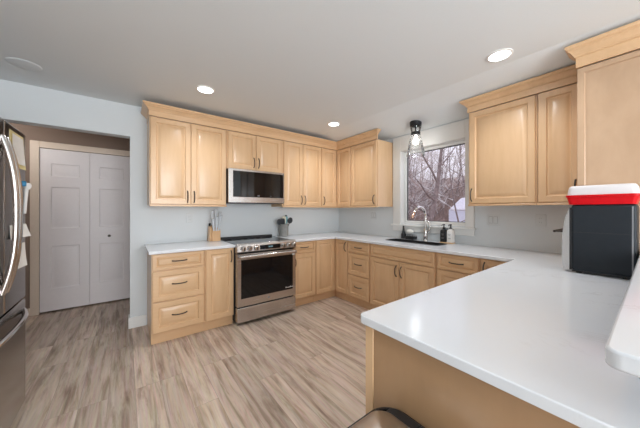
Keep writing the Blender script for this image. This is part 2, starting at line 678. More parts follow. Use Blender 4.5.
# wall behind the camera; its wide window is added for the fill light
wf = MB()
wf.box(X_L - 0.15, -4.1, Y_F - 0.15, Y_F, 0, CEIL + 0.1)
wf.box(-1.4, 0.15, Y_F - 0.15, Y_F, 0, CEIL + 0.1)
wf.box(-4.1, -1.4, Y_F - 0.15, Y_F, 2.15, CEIL + 0.1)
wf.box(-4.1, -1.4, Y_F - 0.15, Y_F, 0, 0.25)
struct('wall_front', wf, 'wall')
t = bpy.data.objects.new('added_window', None)  # made-up window, put in to carry the fill light
t.location = (-2.75, Y_F - 0.08, 0.25)
C.objects.link(t)
t['kind'] = 'structure'
fb = MB()
for x0, x1, z0, z1 in ((-4.1, -4.04, 0.25, 2.15), (-1.46, -1.4, 0.25, 2.15), (-2.78, -2.72, 0.31, 2.09), (-4.04, -1.46, 0.25, 0.31), (-4.04, -1.46, 2.09, 2.15)):
    fb.box(x0, x1, Y_F - 0.12, Y_F - 0.05, z0, z1)
fb.build('window_frame', 'trim', t)
box(-4.04, -1.46, Y_F - 0.088, Y_F - 0.083, 0.31, 2.09).build('glass_pane', 'pane', t)

# ceiling: flat part and the part that slopes down to the sink wall
struct('ceiling', box(X_L - 0.15, FOLD, Y_F - 0.15, 0.12, CEIL, CEIL + 0.1), 'ceiling')
sl = MB()
sl.hexa([(FOLD, Y_F - 0.15, CEIL), (0.15, Y_F - 0.15, WALLZ - (CEIL - WALLZ) / 0.7 * 0.15), (0.15, 0.12, WALLZ - (CEIL - WALLZ) / 0.7 * 0.15), (FOLD, 0.12, CEIL),
         (FOLD, Y_F - 0.15, CEIL + 0.1), (0.15, Y_F - 0.15, CEIL + 0.1), (0.15, 0.12, CEIL + 0.1), (FOLD, 0.12, CEIL + 0.1)])
struct('ceiling_slope', sl, 'ceiling')

# hallway behind the opening
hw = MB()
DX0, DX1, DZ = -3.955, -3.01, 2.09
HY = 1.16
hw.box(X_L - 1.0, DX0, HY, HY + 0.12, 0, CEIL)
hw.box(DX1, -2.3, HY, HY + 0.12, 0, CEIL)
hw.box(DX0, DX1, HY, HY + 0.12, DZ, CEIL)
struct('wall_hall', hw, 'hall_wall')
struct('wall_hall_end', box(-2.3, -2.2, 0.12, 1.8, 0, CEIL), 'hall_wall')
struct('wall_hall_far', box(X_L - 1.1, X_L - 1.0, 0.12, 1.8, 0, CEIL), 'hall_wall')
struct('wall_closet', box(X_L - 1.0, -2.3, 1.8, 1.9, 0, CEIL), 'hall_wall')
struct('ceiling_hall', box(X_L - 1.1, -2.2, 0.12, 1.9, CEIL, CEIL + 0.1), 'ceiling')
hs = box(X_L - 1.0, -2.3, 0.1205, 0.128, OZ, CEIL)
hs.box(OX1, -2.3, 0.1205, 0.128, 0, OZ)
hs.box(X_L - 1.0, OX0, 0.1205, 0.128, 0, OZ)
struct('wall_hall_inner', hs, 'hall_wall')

# door casing in the hall
tr = MB()
tr.box(DX0 - 0.075, DX0 + 0.004, HY - 0.018, HY, 0, DZ + 0.075)
tr.box(DX1 - 0.004, DX1 + 0.075, HY - 0.018, HY, 0, DZ + 0.075)
tr.box(DX0 + 0.004, DX1 - 0.004, HY - 0.018, HY, DZ - 0.004, DZ + 0.075)
struct('trim_1', tr, 'beige_trim', bevel=0.004)
struct('baseboard_hall', box(X_L - 0.9, DX0 - 0.076, HY - 0.014, HY, 0, 0.095), 'beige_trim', bevel=0.003)
bbm = box(OX1 - 0.014, -2.906, -0.014, 0.0, 0, 0.12)
bbm.box(OX1 - 0.014, OX1, 0.0, 0.12, 0, 0.12)
struct('baseboard_back', bbm, 'trim', bevel=0.003)
bl = box(X_L, X_L + 0.014, Y_F + 0.02, -1.92, 0, 0.12)
struct('baseboard_left', bl, 'trim', bevel=0.003)

# bifold closet door: two leaves of three raised panels
d = bpy.data.objects.new('door_1', None)
d.location = (-3.48, HY, 0)
C.objects.link(d)
d['kind'] = 'structure'
d['label'] = 'white bifold closet door with raised panels in dim hallway'
d['category'] = 'door'


def panelled_leaf(x0, x1, y, z0, z1, panels, parent):
    mb = MB()
    w = x1 - x0
    xs = [x0, x0 + 0.098, x1 - 0.098, x1]
    zs = [z0]
    for a, b in panels:
        zs += [a, b]
    zs.append(z1)
    mb.box(x0, x1, y, y + 0.03, z0, z1)
    # frame face in front of the leaf, with panels sunk into it
    fr = MB()
    fr.box(xs[0], xs[1], y - 0.012, y + 0.001, z0, z1)
    fr.box(xs[2], xs[3], y - 0.012, y + 0.001, z0, z1)
    for i in range(0, len(zs), 2):
        fr.box(xs[1], xs[2], y - 0.012, y + 0.001, zs[i], zs[i + 1])
    for a, b in panels:
        fr.panel((xs[1], y - 0.001, a), (1, 0, 0), (0, 0, 1), (0, -1, 0), xs[2] - xs[1], b - a,
                 [(0.0, 0.0), (0.0, 0.011), (0.008, 0.002), (0.016, 0.001), (0.040, 0.008)])
    mb.v, mb.f = mb.v, mb.f
    mb.add(fr.v, fr.f)
    return mb.build('door_leaf', 'door_paint', parent)


P3 = [(0.30, 0.845), (1.07, 1.60), (1.735, 1.90)]
panelled_leaf(DX0 + 0.006, -3.484, HY + 0.012, 0.02, DZ - 0.008, P3, d)
lf2 = panelled_leaf(-3.481, DX1 - 0.006, HY + 0.012, 0.02, DZ - 0.008, P3, d)
MB().lathe([(0.006, 0.0), (0.007, -0.016), (0.017, -0.024), (0.018, -0.032), (0.012, -0.04), (0.0, -0.041)], (-3.275, HY, 0.945), 16, 'y').build('door_knob', 'bronze', d, label='dark round knob')

# window over the sink
w1 = bpy.data.objects.new('window_1', None)
w1.location = (0, (WY0 + WY1) / 2, WZ0)
C.objects.link(w1)
w1['kind'] = 'structure'
cs = MB()
cs.box(-0.018, 0.0, WY1 - 0.006, -1.205, 1.105, WZ1 + 0.20)        # left casing
cs.box(-0.018, 0.0, -2.285, WY0 + 0.006, 1.105, WZ1 + 0.20)        # right casing
cs.box(-0.018, 0.0, WY0 + 0.006, WY1 - 0.006, WZ1 - 0.006, WZ1 + 0.20)
cs.build('window_casing', 'trim', w1, bevel=0.004)
cs = box(-0.045, 0.0, -2.302, -1.185, 1.083, 1.105)
cs.box(-0.016, 0.0, -2.285, -1.20, 1.012, 1.083)
cs.build('window_sill', 'trim', w1, bevel=0.004)
jb = MB()
jb.box(0.0, 0.15, WY1 - 0.008, WY1, WZ0, WZ1)
jb.box(0.0, 0.15, WY0, WY0 + 0.008, WZ0, WZ1)
jb.box(0.0, 0.15, WY0 + 0.008, WY1 - 0.008, WZ1 - 0.008, WZ1)
jb.box(0.0, 0.15, WY0 + 0.008, WY1 - 0.008, WZ0, WZ0 + 0.008)
jb.build('window_jamb', 'trim', w1)
sf = MB()
a0, a1, b0, b1 = WY0 + 0.008, WY1 - 0.008, WZ0 + 0.008, WZ1 - 0.008
F_ = 0.034
for y0, y1, z0, z1 in ((a0, a0 + F_, b0, b1), (a1 - F_, a1, b0, b1), (a0 + F_, a1 - F_, b0, b0 + F_), (a0 + F_, a1 - F_, b1 - F_, b1)):
    sf.box(0.075, 0.125, y0, y1, z0, z1)
sf.build('window_sash', 'trim', w1, bevel=0.005)
gk = MB()
for y0, y1, z0, z1 in ((a0 + F_, a0 + F_ + .006, b0 + F_, b1 - F_), (a1 - F_ - .006, a1 - F_, b0 + F_, b1 - F_), (a0 + F_ + .006, a1 - F_ - .006, b0 + F_, b0 + F_ + .006), (a0 + F_ + .006, a1 - F_ - .006, b1 - F_ - .010, b1 - F_)):
    gk.box(0.09, 0.11, y0, y1, z0, z1)
gk.build('window_gasket', 'black_plastic', w1)
box(0.097, 0.103, a0 + F_ + .006, a1 - F_ - .006, b0 + F_ + .006, b1 - F_ - .010).build('window_pane', 'pane', w1)

# ------------------------------------------------------------------ outdoors beyond the window
gd = MB()
N_ = 26
gv, gf = [], []
rg = random.Random(3)
for i in range(N_ + 1):
    for j in range(N_ + 1):
        x = 0.6 + 44 * i / N_
        y = -14 + 62 * j / N_
        h = -0.35 + max(0, x - 12) * 0.235 + (rg.random() - .5) * 0.25
        gv.append((x, y, h))
for i in range(N_):
    for j in range(N_):
        a = i * (N_ + 1) + j
        gf.append((a, a + N_ + 1, a + N_ + 2, a + 1))
gd.add(gv, gf)
struct('ground', gd, 'leaf_litter')


def gz(x):
    return -0.35 + max(0, x - 12) * 0.235


def branch(mb, mbt, p, dirv, length, r, depth, rnd, twist=0.35):
    """A limb of a few bends; thin ones go to the twig mesh."""
    n = 4
    pts, rr = [p.copy()], [r]
    dcur = dirv.normalized()
    for i in range(n):
        dcur = (dcur + Vector((rnd.uniform(-1, 1), rnd.uniform(-1, 1), rnd.uniform(-0.5, 0.9))) * twist * 0.5).normalized()
        p = p + dcur * (length / n)
        pts.append(p.copy())
        rr.append(r * (1 - 0.72 * (i + 1) / n))
    (mb if r > 0.022 else mbt).tube(pts, rr, 6 if r > 0.04 else 4 if r > 0.012 else 3, caps=False)
    if depth <= 0:
        return
    k = 4 if depth > 1 else 5
    for i in range(k):
        j = rnd.randint(1, n)
        q = pts[j]
        side = Vector((rnd.uniform(-1, 1), rnd.uniform(-1, 1), rnd.uniform(-0.25, 0.9)))
        nd = (dcur * 0.55 + side.normalized() * 0.85)
        branch(mb, mbt, q, nd, length * rnd.uniform(0.45, 0.72), max(0.0035, rr[j] * 0.6), depth - 1, rnd, twist * 1.1)


def tree(seed, x, y, h, r, lean, depth, label, group, twigmat, nlimb=7, low=0.25):
    rnd = random.Random(seed)
    root = thing('bare_tree', label, 'tree', (x, y, gz(x) - 0.05), group)
    tk, tw = MB(), MB()
    pts, rr = [], []
    p = Vector((x, y, gz(x) - 0.05))
    dv = Vector((lean[0], lean[1], 1)).normalized()
    n = 9
    for i in range(n + 1):
        pts.append(p.copy())
        rr.append(r * (1 - 0.8 * i / n))
        dv = (dv + Vector((rnd.uniform(-1, 1), rnd.uniform(-1, 1), 0.2)) * 0.10).normalized()
        p = p + dv * h / n
    tk.tube(pts, rr, 8, caps=False)
    for i in range(nlimb):
        f = low + (0.95 - low) * i / max(1, nlimb - 1)
        j = min(n - 1, int(f * n))
        a = rnd.uniform(0, 6.28)
        nd = Vector((math.cos(a), math.sin(a), rnd.uniform(0.25, 1.1)))
        branch(tk, tw, pts[j], nd, h * rnd.uniform(0.22, 0.42), max(0.012, rr[j] * 0.55), depth, rnd)
    tk.build('trunk', 'bark', root, angle=180)
    tw.build('twigs', twigmat, root, angle=180)
    return root


tree(11, 7.2, 2.55, 6.5, 0.13, (0.05, -0.18), 3, 'large leaning bare tree with a dark forked trunk outside the window', None, 'twig_brown', 9, 0.2)
tree(21, 9.5, 2.0, 5.0, 0.05, (0.0, 0.1), 3, 'slender pale-twigged tree beside the shed outside the window', None, 'twig', 8, 0.12)
rt = random.Random(5)
for i in range(40):
    tx = 10.5 + i * 0.52 + rt.uniform(-.5, .5)
    sl_ = rt.uniform(0.36, 0.80)
    ty = -3.5 + sl_ * (tx + 3.1)
    if 9.0 < tx < 14.5 and ty < 4.6:
        ty += 2.4
    tree(100 + i, tx, ty, rt.uniform(5, 8), rt.uniform(0.05, 0.11), (rt.uniform(-.15, .15), rt.uniform(-.2, .2)), 3,
         'bare winter tree in the woods seen through the kitchen window', 'woods outside the window', 'twig' if i % 2 == 0 else 'twig_brown', 9, 0.08)

bu = MB()
for i in range(2600):
    bx = rt.uniform(9.5, 30)
    by = -3.5 + rt.uniform(0.30, 0.85) * (bx + 3.1)
    if 9.0 < bx < 15 and by < 4.4:
        continue
    z0 = gz(bx) - 0.1
    hh = rt.uniform(0.8, 2.6)
    lx, ly = rt.uniform(-.8, .8), rt.uniform(-.8, .8)
    mid = (bx + lx * .35, by + ly * .35, z0 + hh * .6)
    bu.tube([(bx, by, z0), mid, (bx + lx, by + ly, z0 + hh)], [0.022, 0.014, 0.006], 3, caps=False)
o = bu.build('undergrowth', 'brush', angle=180)
tag(o, 'tangled brown undergrowth of bare stems among the trees outside', 'undergrowth', kind='stuff')

sh = thing('garden_shed', 'pale blue sided shed with a frosted roof outside the window', 'shed', (11.6, 2.15, -0.35))
m = MB()
m.prism([(10.4, 0.55), (12.6, 0.55), (12.6, 3.05), (10.4, 3.05)], -0.4, 1.33)
m.build('wall', 'siding', sh)
m = MB()
for i in range(10):
    z = -0.2 + i * 0.155
    m.hexa([(10.365, 0.53, z), (10.41, 0.53, z), (10.41, 3.07, z), (10.365, 3.07, z), (10.39, 0.53, z + .15), (10.41, 0.53, z + .15), (10.41, 3.07, z + .15), (10.39, 3.07, z + .15)])
m.build('clapboards', 'siding', sh)
m = MB()
m.hexa([(10.25, 0.4, 1.30), (12.75, 0.4, 1.30), (12.75, 3.09, 1.30), (10.25, 3.09, 1.30), (10.9, 0.7, 1.97), (12.1, 0.7, 1.97), (12.1, 2.72, 1.97), (10.9, 2.72, 1.97)])
m.build('roof', 'shed_roof', sh, bevel=0.12, segs=3)

# ------------------------------------------------------------------ cabinets
RW = 'R'   # range wall, fronts face -y, a runs along +x
SW = 'S'   # sink wall, fronts face -x, a runs along -y (a = -y)


def frame_vectors(wall):
    if wall == RW:
        return Vector((1, 0, 0)), Vector((0, -1, 0))
    return Vector((0, -1, 0)), Vector((-1, 0, 0))


def at(wall, a, n, z):
    """a along the wall (left to right as seen), n out from the wall."""
    return Vector((a, -n, z)) if wall == RW else Vector((-n, -a, z))


def wbox(mb, wall, a0, a1, n0, n1, z0, z1):
    p, q = at(wall, a0, n0, z0), at(wall, a1, n1, z1)
    return mb.box(p.x, q.x, p.y, q.y, z0, z1)


DOOR_PROF = [(0.0, 0.0), (0.0, 0.016), (0.004, 0.020), (0.050, 0.020), (0.0525, 0.0115), (0.058, 0.0065), (0.066, 0.0065), (0.090, 0.0165), (0.096, 0.018)]


def pull(wall, a, n, z, vertical, length, parent):
    U, N = frame_vectors(wall)
    A = Vector((0, 0, 1)) if vertical else U
    c = at(wall, a, n, z)
    mb = MB()
    pts, rr = [], []
    k = 12
    for i in range(k + 1):
        s = -1 + 2 * i / k
        out = 0.030 * (1 - abs(s) ** 3.2)
        pts.append(c + A * (s * length / 2) + N * (out - 0.001))
        rr.append(0.0068 if abs(s) > 0.9 else 0.0054)
    mb.tube(pts, rr, 8)
    return mb.build('handle', 'bronze', parent)


def leaf(kind, wall, a0, a1, z0, z1, n, parent, handle=None, flat=False, grain=None):
    """One door or drawer front standing 20 mm proud of n; handle = (a, z, vertical)."""
    U, N = frame_vectors(wall)
    w, h = a1 - a0, z1 - z0
    k = min(1.0, h / 0.27, w / 0.24)
    prof = [(i * k if i > 0.01 else i, dd) for i, dd in DOOR_PROF]
    mb = MB()
    mb.panel(at(wall, a0, n, z0), U, (0, 0, 1), N, w, h, prof)
    mat = grain or ('maple' if kind == 'door' else ('maple_x' if wall == RW else 'maple_y'))
    o = mb.build(kind, mat, parent, angle=20)
    if handle:
        ha, hz, vert = handle
        pull(wall, ha, n + 0.02, hz, vert, 0.125 if vert else 0.13, o)
    return o


TOE = 0.115
TOP = 0.882
BN = 0.595        # carcass depth of base units; doors stand to 0.615


def base_cabinet(wall, a0, a1, label, fronts, group='maple base cabinets', left_end=False, name='base_cabinet', open_top=False):
    c = at(wall, (a0 + a1) / 2, 0.3, 0)
    t = thing(name, label, 'cabinet', (c.x, c.y, 0), group)
    e = 0.0008
    mb = MB()
    if open_top:
        wbox(mb, wall, a0 + e, a0 + 0.018, 0.004, BN, TOE - 0.003, TOP)
        wbox(mb, wall, a1 - 0.018, a1 - e, 0.004, BN, TOE - 0.003, TOP)
        wbox(mb, wall, a0 + 0.018, a1 - 0.018, 0.004, BN, TOE - 0.003, TOE + 0.018)
        wbox(mb, wall, a0 + 0.018, a1 - 0.018, BN - 0.02, BN, TOE + 0.018, TOP)
    else:
        wbox(mb, wall, a0 + e, a1 - e, 0.004, BN, TOE - 0.003, TOP)
    mb.build('carcass', 'maple', t, bevel=0.001, segs=1)
    mb = MB()
    wbox(mb, wall, a0 + e, a1 - e, 0.03, 0.556, 0.0, TOE - 0.004)
    mb.build('toe_kick', 'maple_x' if wall == RW else 'maple_y', t)
    for f in fronts:
        leaf(f[0], wall, f[1], f[2], f[3], f[4], BN, t, f[5] if len(f) > 5 else None)
    return t


def drawers3(a0, a1):
    m_ = (a0 + a1) / 2
    return [('drawer', a0, a1, 0.722, 0.876, (m_, 0.800, False)),
            ('drawer', a0, a1, 0.420, 0.712, (m_, 0.575, False)),
            ('drawer', a0, a1, 0.118, 0.410, (m_, 0.270, False))]


# left of the range
base_cabinet(RW, -2.900, -2.424, 'maple three-drawer base cabinet at the hallway end of the range wall', drawers3(-2.892, -2.434), name='drawer_cabinet')
base_cabinet(RW, -2.424, -2.114, 'narrow maple base cabinet with one full-height door left of the range',
             [('door', -2.414, -2.122, 0.118, 0.876, (-2.150, 0.785, True))])
# right of the range
base_cabinet(RW, -1.349, -0.968, 'maple base cabinet with drawer over door right of the range',
             [('drawer', -1.337, -0.978, 0.722, 0.876, (-1.158, 0.800, False)), ('door', -1.337, -0.978, 0.118, 0.712, (-1.312, 0.610, True))])
# corner unit, two leaves meeting in the inside corner
cc = thing('corner_cabinet', 'maple inside-corner base cabinet with two leaves meeting in the corner', 'cabinet', (-0.48, -0.44, 0), 'maple base cabinets')
mb = MB()
mb.prism([(-0.967, -0.004), (-0.967, -BN), (-BN, -BN), (-BN, -0.884), (-0.004, -0.884), (-0.004, -0.004)], TOE - 0.003, TOP)
mb.build('carcass', 'maple', cc)
mb = MB()
mb.prism([(-0.967, -0.03), (-0.967, -0.556), (-0.556, -0.556), (-0.556, -0.884), (-0.03, -0.884), (-0.03, -0.03)], 0, TOE - 0.004)
mb.build('toe_kick', 'maple_x', cc)
leaf('door', RW, -0.958, -0.622, 0.118, 0.876, BN, cc)
leaf('door', SW, 0.622, 0.874, 0.118, 0.876, BN, cc, (0.845, 0.785, True))
# sink run
base_cabinet(SW, 0.886, 1.290, 'maple three-drawer base cabinet between the corner and the sink', drawers3(0.896, 1.280), name='drawer_cabinet')
base_cabinet(SW, 1.291, 2.166, 'wide maple sink base cabinet with two doors under a false front',
             [('panel_front', 1.302, 2.154, 0.722, 0.876), ('door', 1.302, 1.728, 0.118, 0.712, (1.697, 0.600, True)),
              ('door', 1.734, 2.154, 0.118, 0.712, (1.766, 0.600, True))], name='sink_cabinet', open_top=True)
base_cabinet(SW, 2.167, 2.566, 'maple three-drawer base cabinet between the sink and the peninsula', drawers3(2.178, 2.556), name='drawer_cabinet')
base_cabinet(SW, 2.567, 2.874, 'narrow maple base cabinet in the corner beside the peninsula',
             [('door', 2.577, 2.866, 0.118, 0.876, (2.607, 0.785, True))])

# peninsula cabinet with finished end panel and the raised-bar pony wall
PX, PY0, PY1 = -2.370, -2.8755, -3.70
pc = thing('peninsula_cabinet', 'maple peninsula base with a plain figured end panel under the large counter', 'cabinet', (-1.5, -3.16, 0), 'maple base cabinets')
box(PX + 0.02, -0.60, PY1, PY0, TOE - 0.003, TOP).build('carcass', 'maple', pc)
box(PX + 0.02, -0.60, PY1, PY0 - 0.06, 0, TOE - 0.004).build('toe_kick', 'maple_x', pc)
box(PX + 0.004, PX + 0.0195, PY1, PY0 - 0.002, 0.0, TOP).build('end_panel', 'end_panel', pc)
mbx = box(PX, PX + 0.0195, PY0 - 0.0015, PY0 + 0.036, 0.0, TOP)
mbx.build('end_stile', 'maple', pc, bevel=0.002)
for i in range(3):
    x0 = PX + 0.03 + i * 0.575
    mbp = MB()
    mbp.panel((x0 + 0.565, PY0, 0.118), (-1, 0, 0), (0, 0, 1), (0, 1, 0), 0.56, 0.758, DOOR_PROF)
    dd = mbp.build('door', 'maple', pc, angle=20)
    mbh = MB()
    mbh.tube([(x0 + 0.06, PY0 + 0.019 + 0.03 * (1 - abs(s) ** 3.2), 0.76 + s * 0.0625) for s in [(-1 + k / 6) for k in range(13)]], 0.005, 8)
    mbh.build('handle', 'bronze', dd)

struct('wall_pony', box(-2.05, -0.625, -3.70, -3.53, 0.9145, 1.0375), 'wall')

# worktops
ct = slab_with_hole([(-1.350, -0.003), (-1.350, -0.650), (-0.650, -0.650), (-0.650, -2.836)]
                    + [(-2.383, -2.836), (-2.395, -2.839), (-2.405, -2.849), (-2.408, -2.861)]
                    + [(-2.408, -3.72), (-0.632, -3.72), (-0.632, -3.172), (-0.003, -3.172), (-0.003, -0.003)],
                    rounded(-0.394, -0.166, -2.059, -1.366, (0.03,) * 4, 4), 0.884, 0.914)
o = ct.build('countertop', 'quartz', bevel=0.005, segs=3)
tag(o, 'white quartz counter running from the range round the sink and over the peninsula', 'countertop')
o = MB().prism([(-2.925, -0.650), (-2.1125, -0.650), (-2.1125, -0.003), (-2.925, -0.003)], 0.884, 0.914).build('countertop', 'quartz', bevel=0.004)
tag(o, 'short white quartz counter left of the range, under the knife block', 'countertop')
o = MB().prism(rounded(-2.462, -0.64, -3.88, -3.458, (0.03, 0.0, 0.0, 0.022)), 1.038, 1.070).build('bar_top', 'quartz', bevel=0.005, segs=3)
bt = o
box(-2.318, -2.20, -3.66, -3.490, 0.968, 1.0378).build('support_bracket', 'grout_grey', bt, bevel=0.012, segs=3)
tag(o, 'raised white quartz bar top with a rounded corner above the peninsula', 'bar top')

# sink
sk = thing('kitchen_sink', 'black composite sink set into the counter below the window', 'sink', (-0.25, -1.71, 0.70))
mb = MB()
ro = lambda e: rounded(-0.388 - e, -0.172 + e, -2.053 - e, -1.372 + e, (0.035 + e,) * 4, 5)
mb.loops([[(x, y, z) for x, y in ro(e)] for z, e in ((0.690, 0.004), (0.9135, 0.004), (0.9143, 0.004), (0.9143, 0.020), (0.9165, 0.022), (0.9185, 0.020), (0.9185, 0.004), (0.9165, 0.0), (0.715, -0.006), (0.702, -0.02))], cap0=True, cap1=True)
mb.build('basin', 'sink', sk)
MB().lathe([(0.0, 0.7005), (0.042, 0.7005), (0.042, 0.705), (0.03, 0.706), (0.0, 0.703)], (-0.28, -1.71, 0), 20).build('drain', 'chrome', sk)

# wall units
UN = 0.330
UZ0, UZ1 = 1.343, 2.2805


def wall_cabinet(wall, a0, a1, label, doors, z0=UZ0, rail=True, group='maple wall cabinets'):
    c = at(wall, (a0 + a1) / 2, 0.17, z0)
    t = thing('wall_cabinet', label, 'cabinet', (c.x, c.y, z0), group)
    e = 0.0008
    mb = MB()
    wbox(mb, wall, a0 + e, a1 - e, 0.003, UN, z0 + (0.010 if rail else 0), UZ1)
    mb.build('carcass', 'maple', t, bevel=0.001, segs=1)
    if rail:
        mb = MB()
        wbox(mb, wall, a0 + e, a1 - e, UN - 0.018, UN + 0.024, z0, z0 + 0.018)
        mb.build('light_rail', 'maple_x' if wall == RW else 'maple_y', t, bevel=0.004)
    for f in doors:
        leaf('door', wall, f[0], f[1], z0 + (0.024 if rail else 0.008), 2.274, UN, t, f[2])
    return t


HZ = 1.452
wall_cabinet(RW, -2.900, -2.116, 'large two-door maple wall cabinet nearest the hallway', [(-2.892, -2.514, (-2.545, HZ, True)), (-2.508, -2.124, (-2.478, HZ, True))])
wall_cabinet(RW, -2.115, -1.350, 'short two-door maple wall cabinet above the microwave', [(-2.098, -1.741, (-1.770, 1.915, True)), (-1.735, -1.366, (-1.705, 1.915, True))], z0=1.812, rail=False)
wall_cabinet(RW, -1.349, -0.662, 'two-door maple wall cabinet between the microwave and the corner', [(-1.325, -1.010, (-1.040, HZ, True)), (-1.004, -0.672, (-0.975, HZ, True))])
cu = thing('corner_wall_cabinet', 'maple wall cabinet folded into the inside corner of the room', 'cabinet', (-0.3, -0.3, UZ0), 'maple wall cabinets')
mb = MB()
mb.prism([(-0.661, -0.003), (-0.661, -UN), (-UN, -UN), (-UN, -0.671), (-0.003, -0.671), (-0.003, -0.003)], UZ0 + 0.01, UZ1)
mb.build('carcass', 'maple', cu)
mb = MB()
mb.prism([(-0.661, -UN + .018), (-0.661, -UN - 0.024), (-UN - 0.024, -UN - 0.024), (-UN - 0.024, -0.671), (-UN + 0.018, -0.671), (-UN + 0.018, -UN + 0.018)], UZ0, UZ0 + 0.018)
mb.build('light_rail', 'maple_x', cu, bevel=0.004)
leaf('door', RW, -0.652, -0.356, UZ0 + 0.024, 2.274, UN, cu, (-0.618, HZ, True))
leaf('door', SW, 0.356, 0.664, UZ0 + 0.024, 2.274, UN, cu)
wall_cabinet(SW, 0.673, 1.190, 'single-door maple wall cabinet left of the window', [(0.682, 1.180, (1.140, HZ, True))])
wall_cabinet(SW, 2.360, 2.902, 'single-door maple wall cabinet right of the window', [(2.372, 2.892, (2.396, HZ, True))])
wall_cabinet(SW, 2.903, 3.176, 'narrow maple wall cabinet beside the tall pantry', [(2.913, 3.166, (3.136, 1.472, True))])

# tall pantry at the right edge
pt = thing('pantry_cabinet', 'tall maple pantry with a plain panel door behind the black oven', 'cabinet', (-0.31, -3.5, 0))
box(-0.60, -0.004, -4.10, -3.178, TOE, UZ1).build('carcass', 'maple', pt, bevel=0.001, segs=1)
box(-0.555, -0.03, -4.099, -3.179, 0, TOE - 0.001).build('toe_kick', 'maple_y', pt)
mb = MB()
mb.panel((-0.6005, -3.18, 0.125), (0, -1, 0), (0, 0, 1), (-1, 0, 0), 0.455, 2.148, [(0, 0), (0, 0.017), (0.003, 0.02), (0.034, 0.02), (0.037, 0.012), (0.04, 0.010)])
dd = mb.build('door', 'maple_panel', pt, angle=20)
mb = MB()
mb.panel((-0.6005, -3.642, 0.125), (0, -1, 0), (0, 0, 1), (-1, 0, 0), 0.455, 2.148, [(0, 0), (0, 0.017), (0.003, 0.02), (0.034, 0.02), (0.037, 0.012), (0.04, 0.010)])
d2 = mb.build('door', 'maple_panel', pt, angle=20)
pull(SW, 3.615, 0.62, 1.60, True, 0.16, dd)
pull(SW, 3.665, 0.62, 1.60, True, 0.16, d2)

# crown mouldings: profile (out, up) swept round the fronts with mitred corners
CROWN = [(-0.016, 0.0), (0.004, 0.0), (0.004, 0.058), (0.013, 0.060), (0.013, 0.068), (0.018, 0.071), (0.024, 0.080), (0.034, 0.090), (0.046, 0.097), (0.046, 0.104), (0.056, 0.108), (0.062, 0.114), (0.062, 0.127), (-0.016, 0.127)]


def crown(path, outs, z, label, k=1.0, ko=1.0):
    """path: plan corners; outs: the outward (mitre) offset direction at each corner."""
    mb = MB()
    rings = []
    for (x, y), (ox, oy) in zip(path, outs):
        rings.append([(x + ox * a * ko, y + oy * a * ko, z + b * k) for a, b in CROWN])
    mb.loops(rings)
    o = mb.build('crown_molding', 'maple_x', angle=18)
    tag(o, label, 'crown molding')
    return o


crown([(-2.900, -0.004), (-2.900, -0.350), (-0.350, -0.350), (-0.350, -1.190), (-0.337, -1.190)],
      [(-1, 0), (-1, -1), (-1, -1), (-1, -1), (0, -1)], UZ1 + 0.0006, 'maple crown molding over the range wall and corner cabinets', 0.94, 0.95)
crown([(-0.337, -2.360), (-0.350, -2.360), (-0.350, -3.176)],
      [(0, 1), (-1, 1), (-1, 0)], UZ1 + 0.0006, 'maple crown molding over the cabinets right of the window', 0.93, 0.95)
crown([(-0.51, -3.178), (-0.622, -3.178), (-0.622, -4.10)],
      [(0, 1), (-1, 1), (-1, 0)], UZ1 + 0.0006, 'maple crown molding on the tall pantry at the right', 1.16, 0.85)

# ------------------------------------------------------------------ range
RX0, RX1 = -2.1120, -1.3505
rg_ = thing('kitchen_range', 'stainless slide-in electric range with black glass oven door', 'range', (-1.7315, -0.35, 0))
FY = -0.700
box(RX0, RX1, -0.625, -0.02, 0.035, 0.905).build('body', 'black_matte', rg_)
for fx in (RX0 + .05, RX1 - .05):
    for fy in (-0.58, -0.08):
        MB().lathe([(0.018, 0.0), (0.018, 0.036)], (fx, fy, 0), 12).build('foot', 'black_plastic', rg_)
mb = box(RX0 - 0.0005, RX1 + 0.0005, -0.635, -0.055, 0.9055, 0.917)
mb.build('cooktop', 'black_glass', rg_, bevel=0.003)
for bx, by, br in ((-1.93, -0.45, 0.105), (-1.53, -0.45, 0.09), (-1.93, -0.2, 0.075), (-1.53, -0.2, 0.075), (-1.73, -0.19, 0.055)):
    MB().loops([[(bx + r_ * math.cos(k * .1963), by + r_ * math.sin(k * .1963), 0.9172 + dz) for k in range(32)] for r_, dz in ((br, 0), (br, .0004), (br - .003, .0004), (br - .003, 0))], False, False).build('burner_ring', 'grout_grey', rg_)
mb = MB()
prof = [(-0.055, 0.9055), (-0.055, 0.930), (-0.048, 0.944), (-0.024, 0.944), (-0.022, 0.9055)]
mb.loops([[(RX0 + 0.01, y, z) for y, z in prof], [(RX1 - 0.01, y, z) for y, z in prof]])
mb.build('rear_vent', 'black_matte', rg_, bevel=0.003)
mb = MB()
prof = [(-0.6255, 0.815), (-0.686, 0.815), (-0.712, 0.832), (-0.704, 0.900), (-0.690, 0.923), (-0.6355, 0.923), (-0.6355, 0.9045), (-0.6255, 0.9045)]
mb.loops([[(RX0, y, z) for y, z in prof], [(RX1, y, z) for y, z in prof]])
mb.build('control_panel', 'steel', rg_, bevel=0.003)
mb = MB()
ydz = lambda z: -0.712 + (z - 0.832) * (0.008 / 0.068)
mb.hexa([(-1.845, ydz(.842) - .002, .842), (-1.575, ydz(.842) - .002, .842), (-1.575, ydz(.842) + .01, .842), (-1.845, ydz(.842) + .01, .842),
         (-1.845, ydz(.893) - .002, .893), (-1.575, ydz(.893) - .002, .893), (-1.575, ydz(.893) + .01, .893), (-1.845, ydz(.893) + .01, .893)])
disp = mb.build('display', 'black_glass', rg_)
mb = MB()
for i, xx in enumerate((-1.735, -1.722, -1.705, -1.692)):
    mb.box(xx, xx + .008, ydz(.868) - .0032, ydz(.868) - .0022, .862, .878)
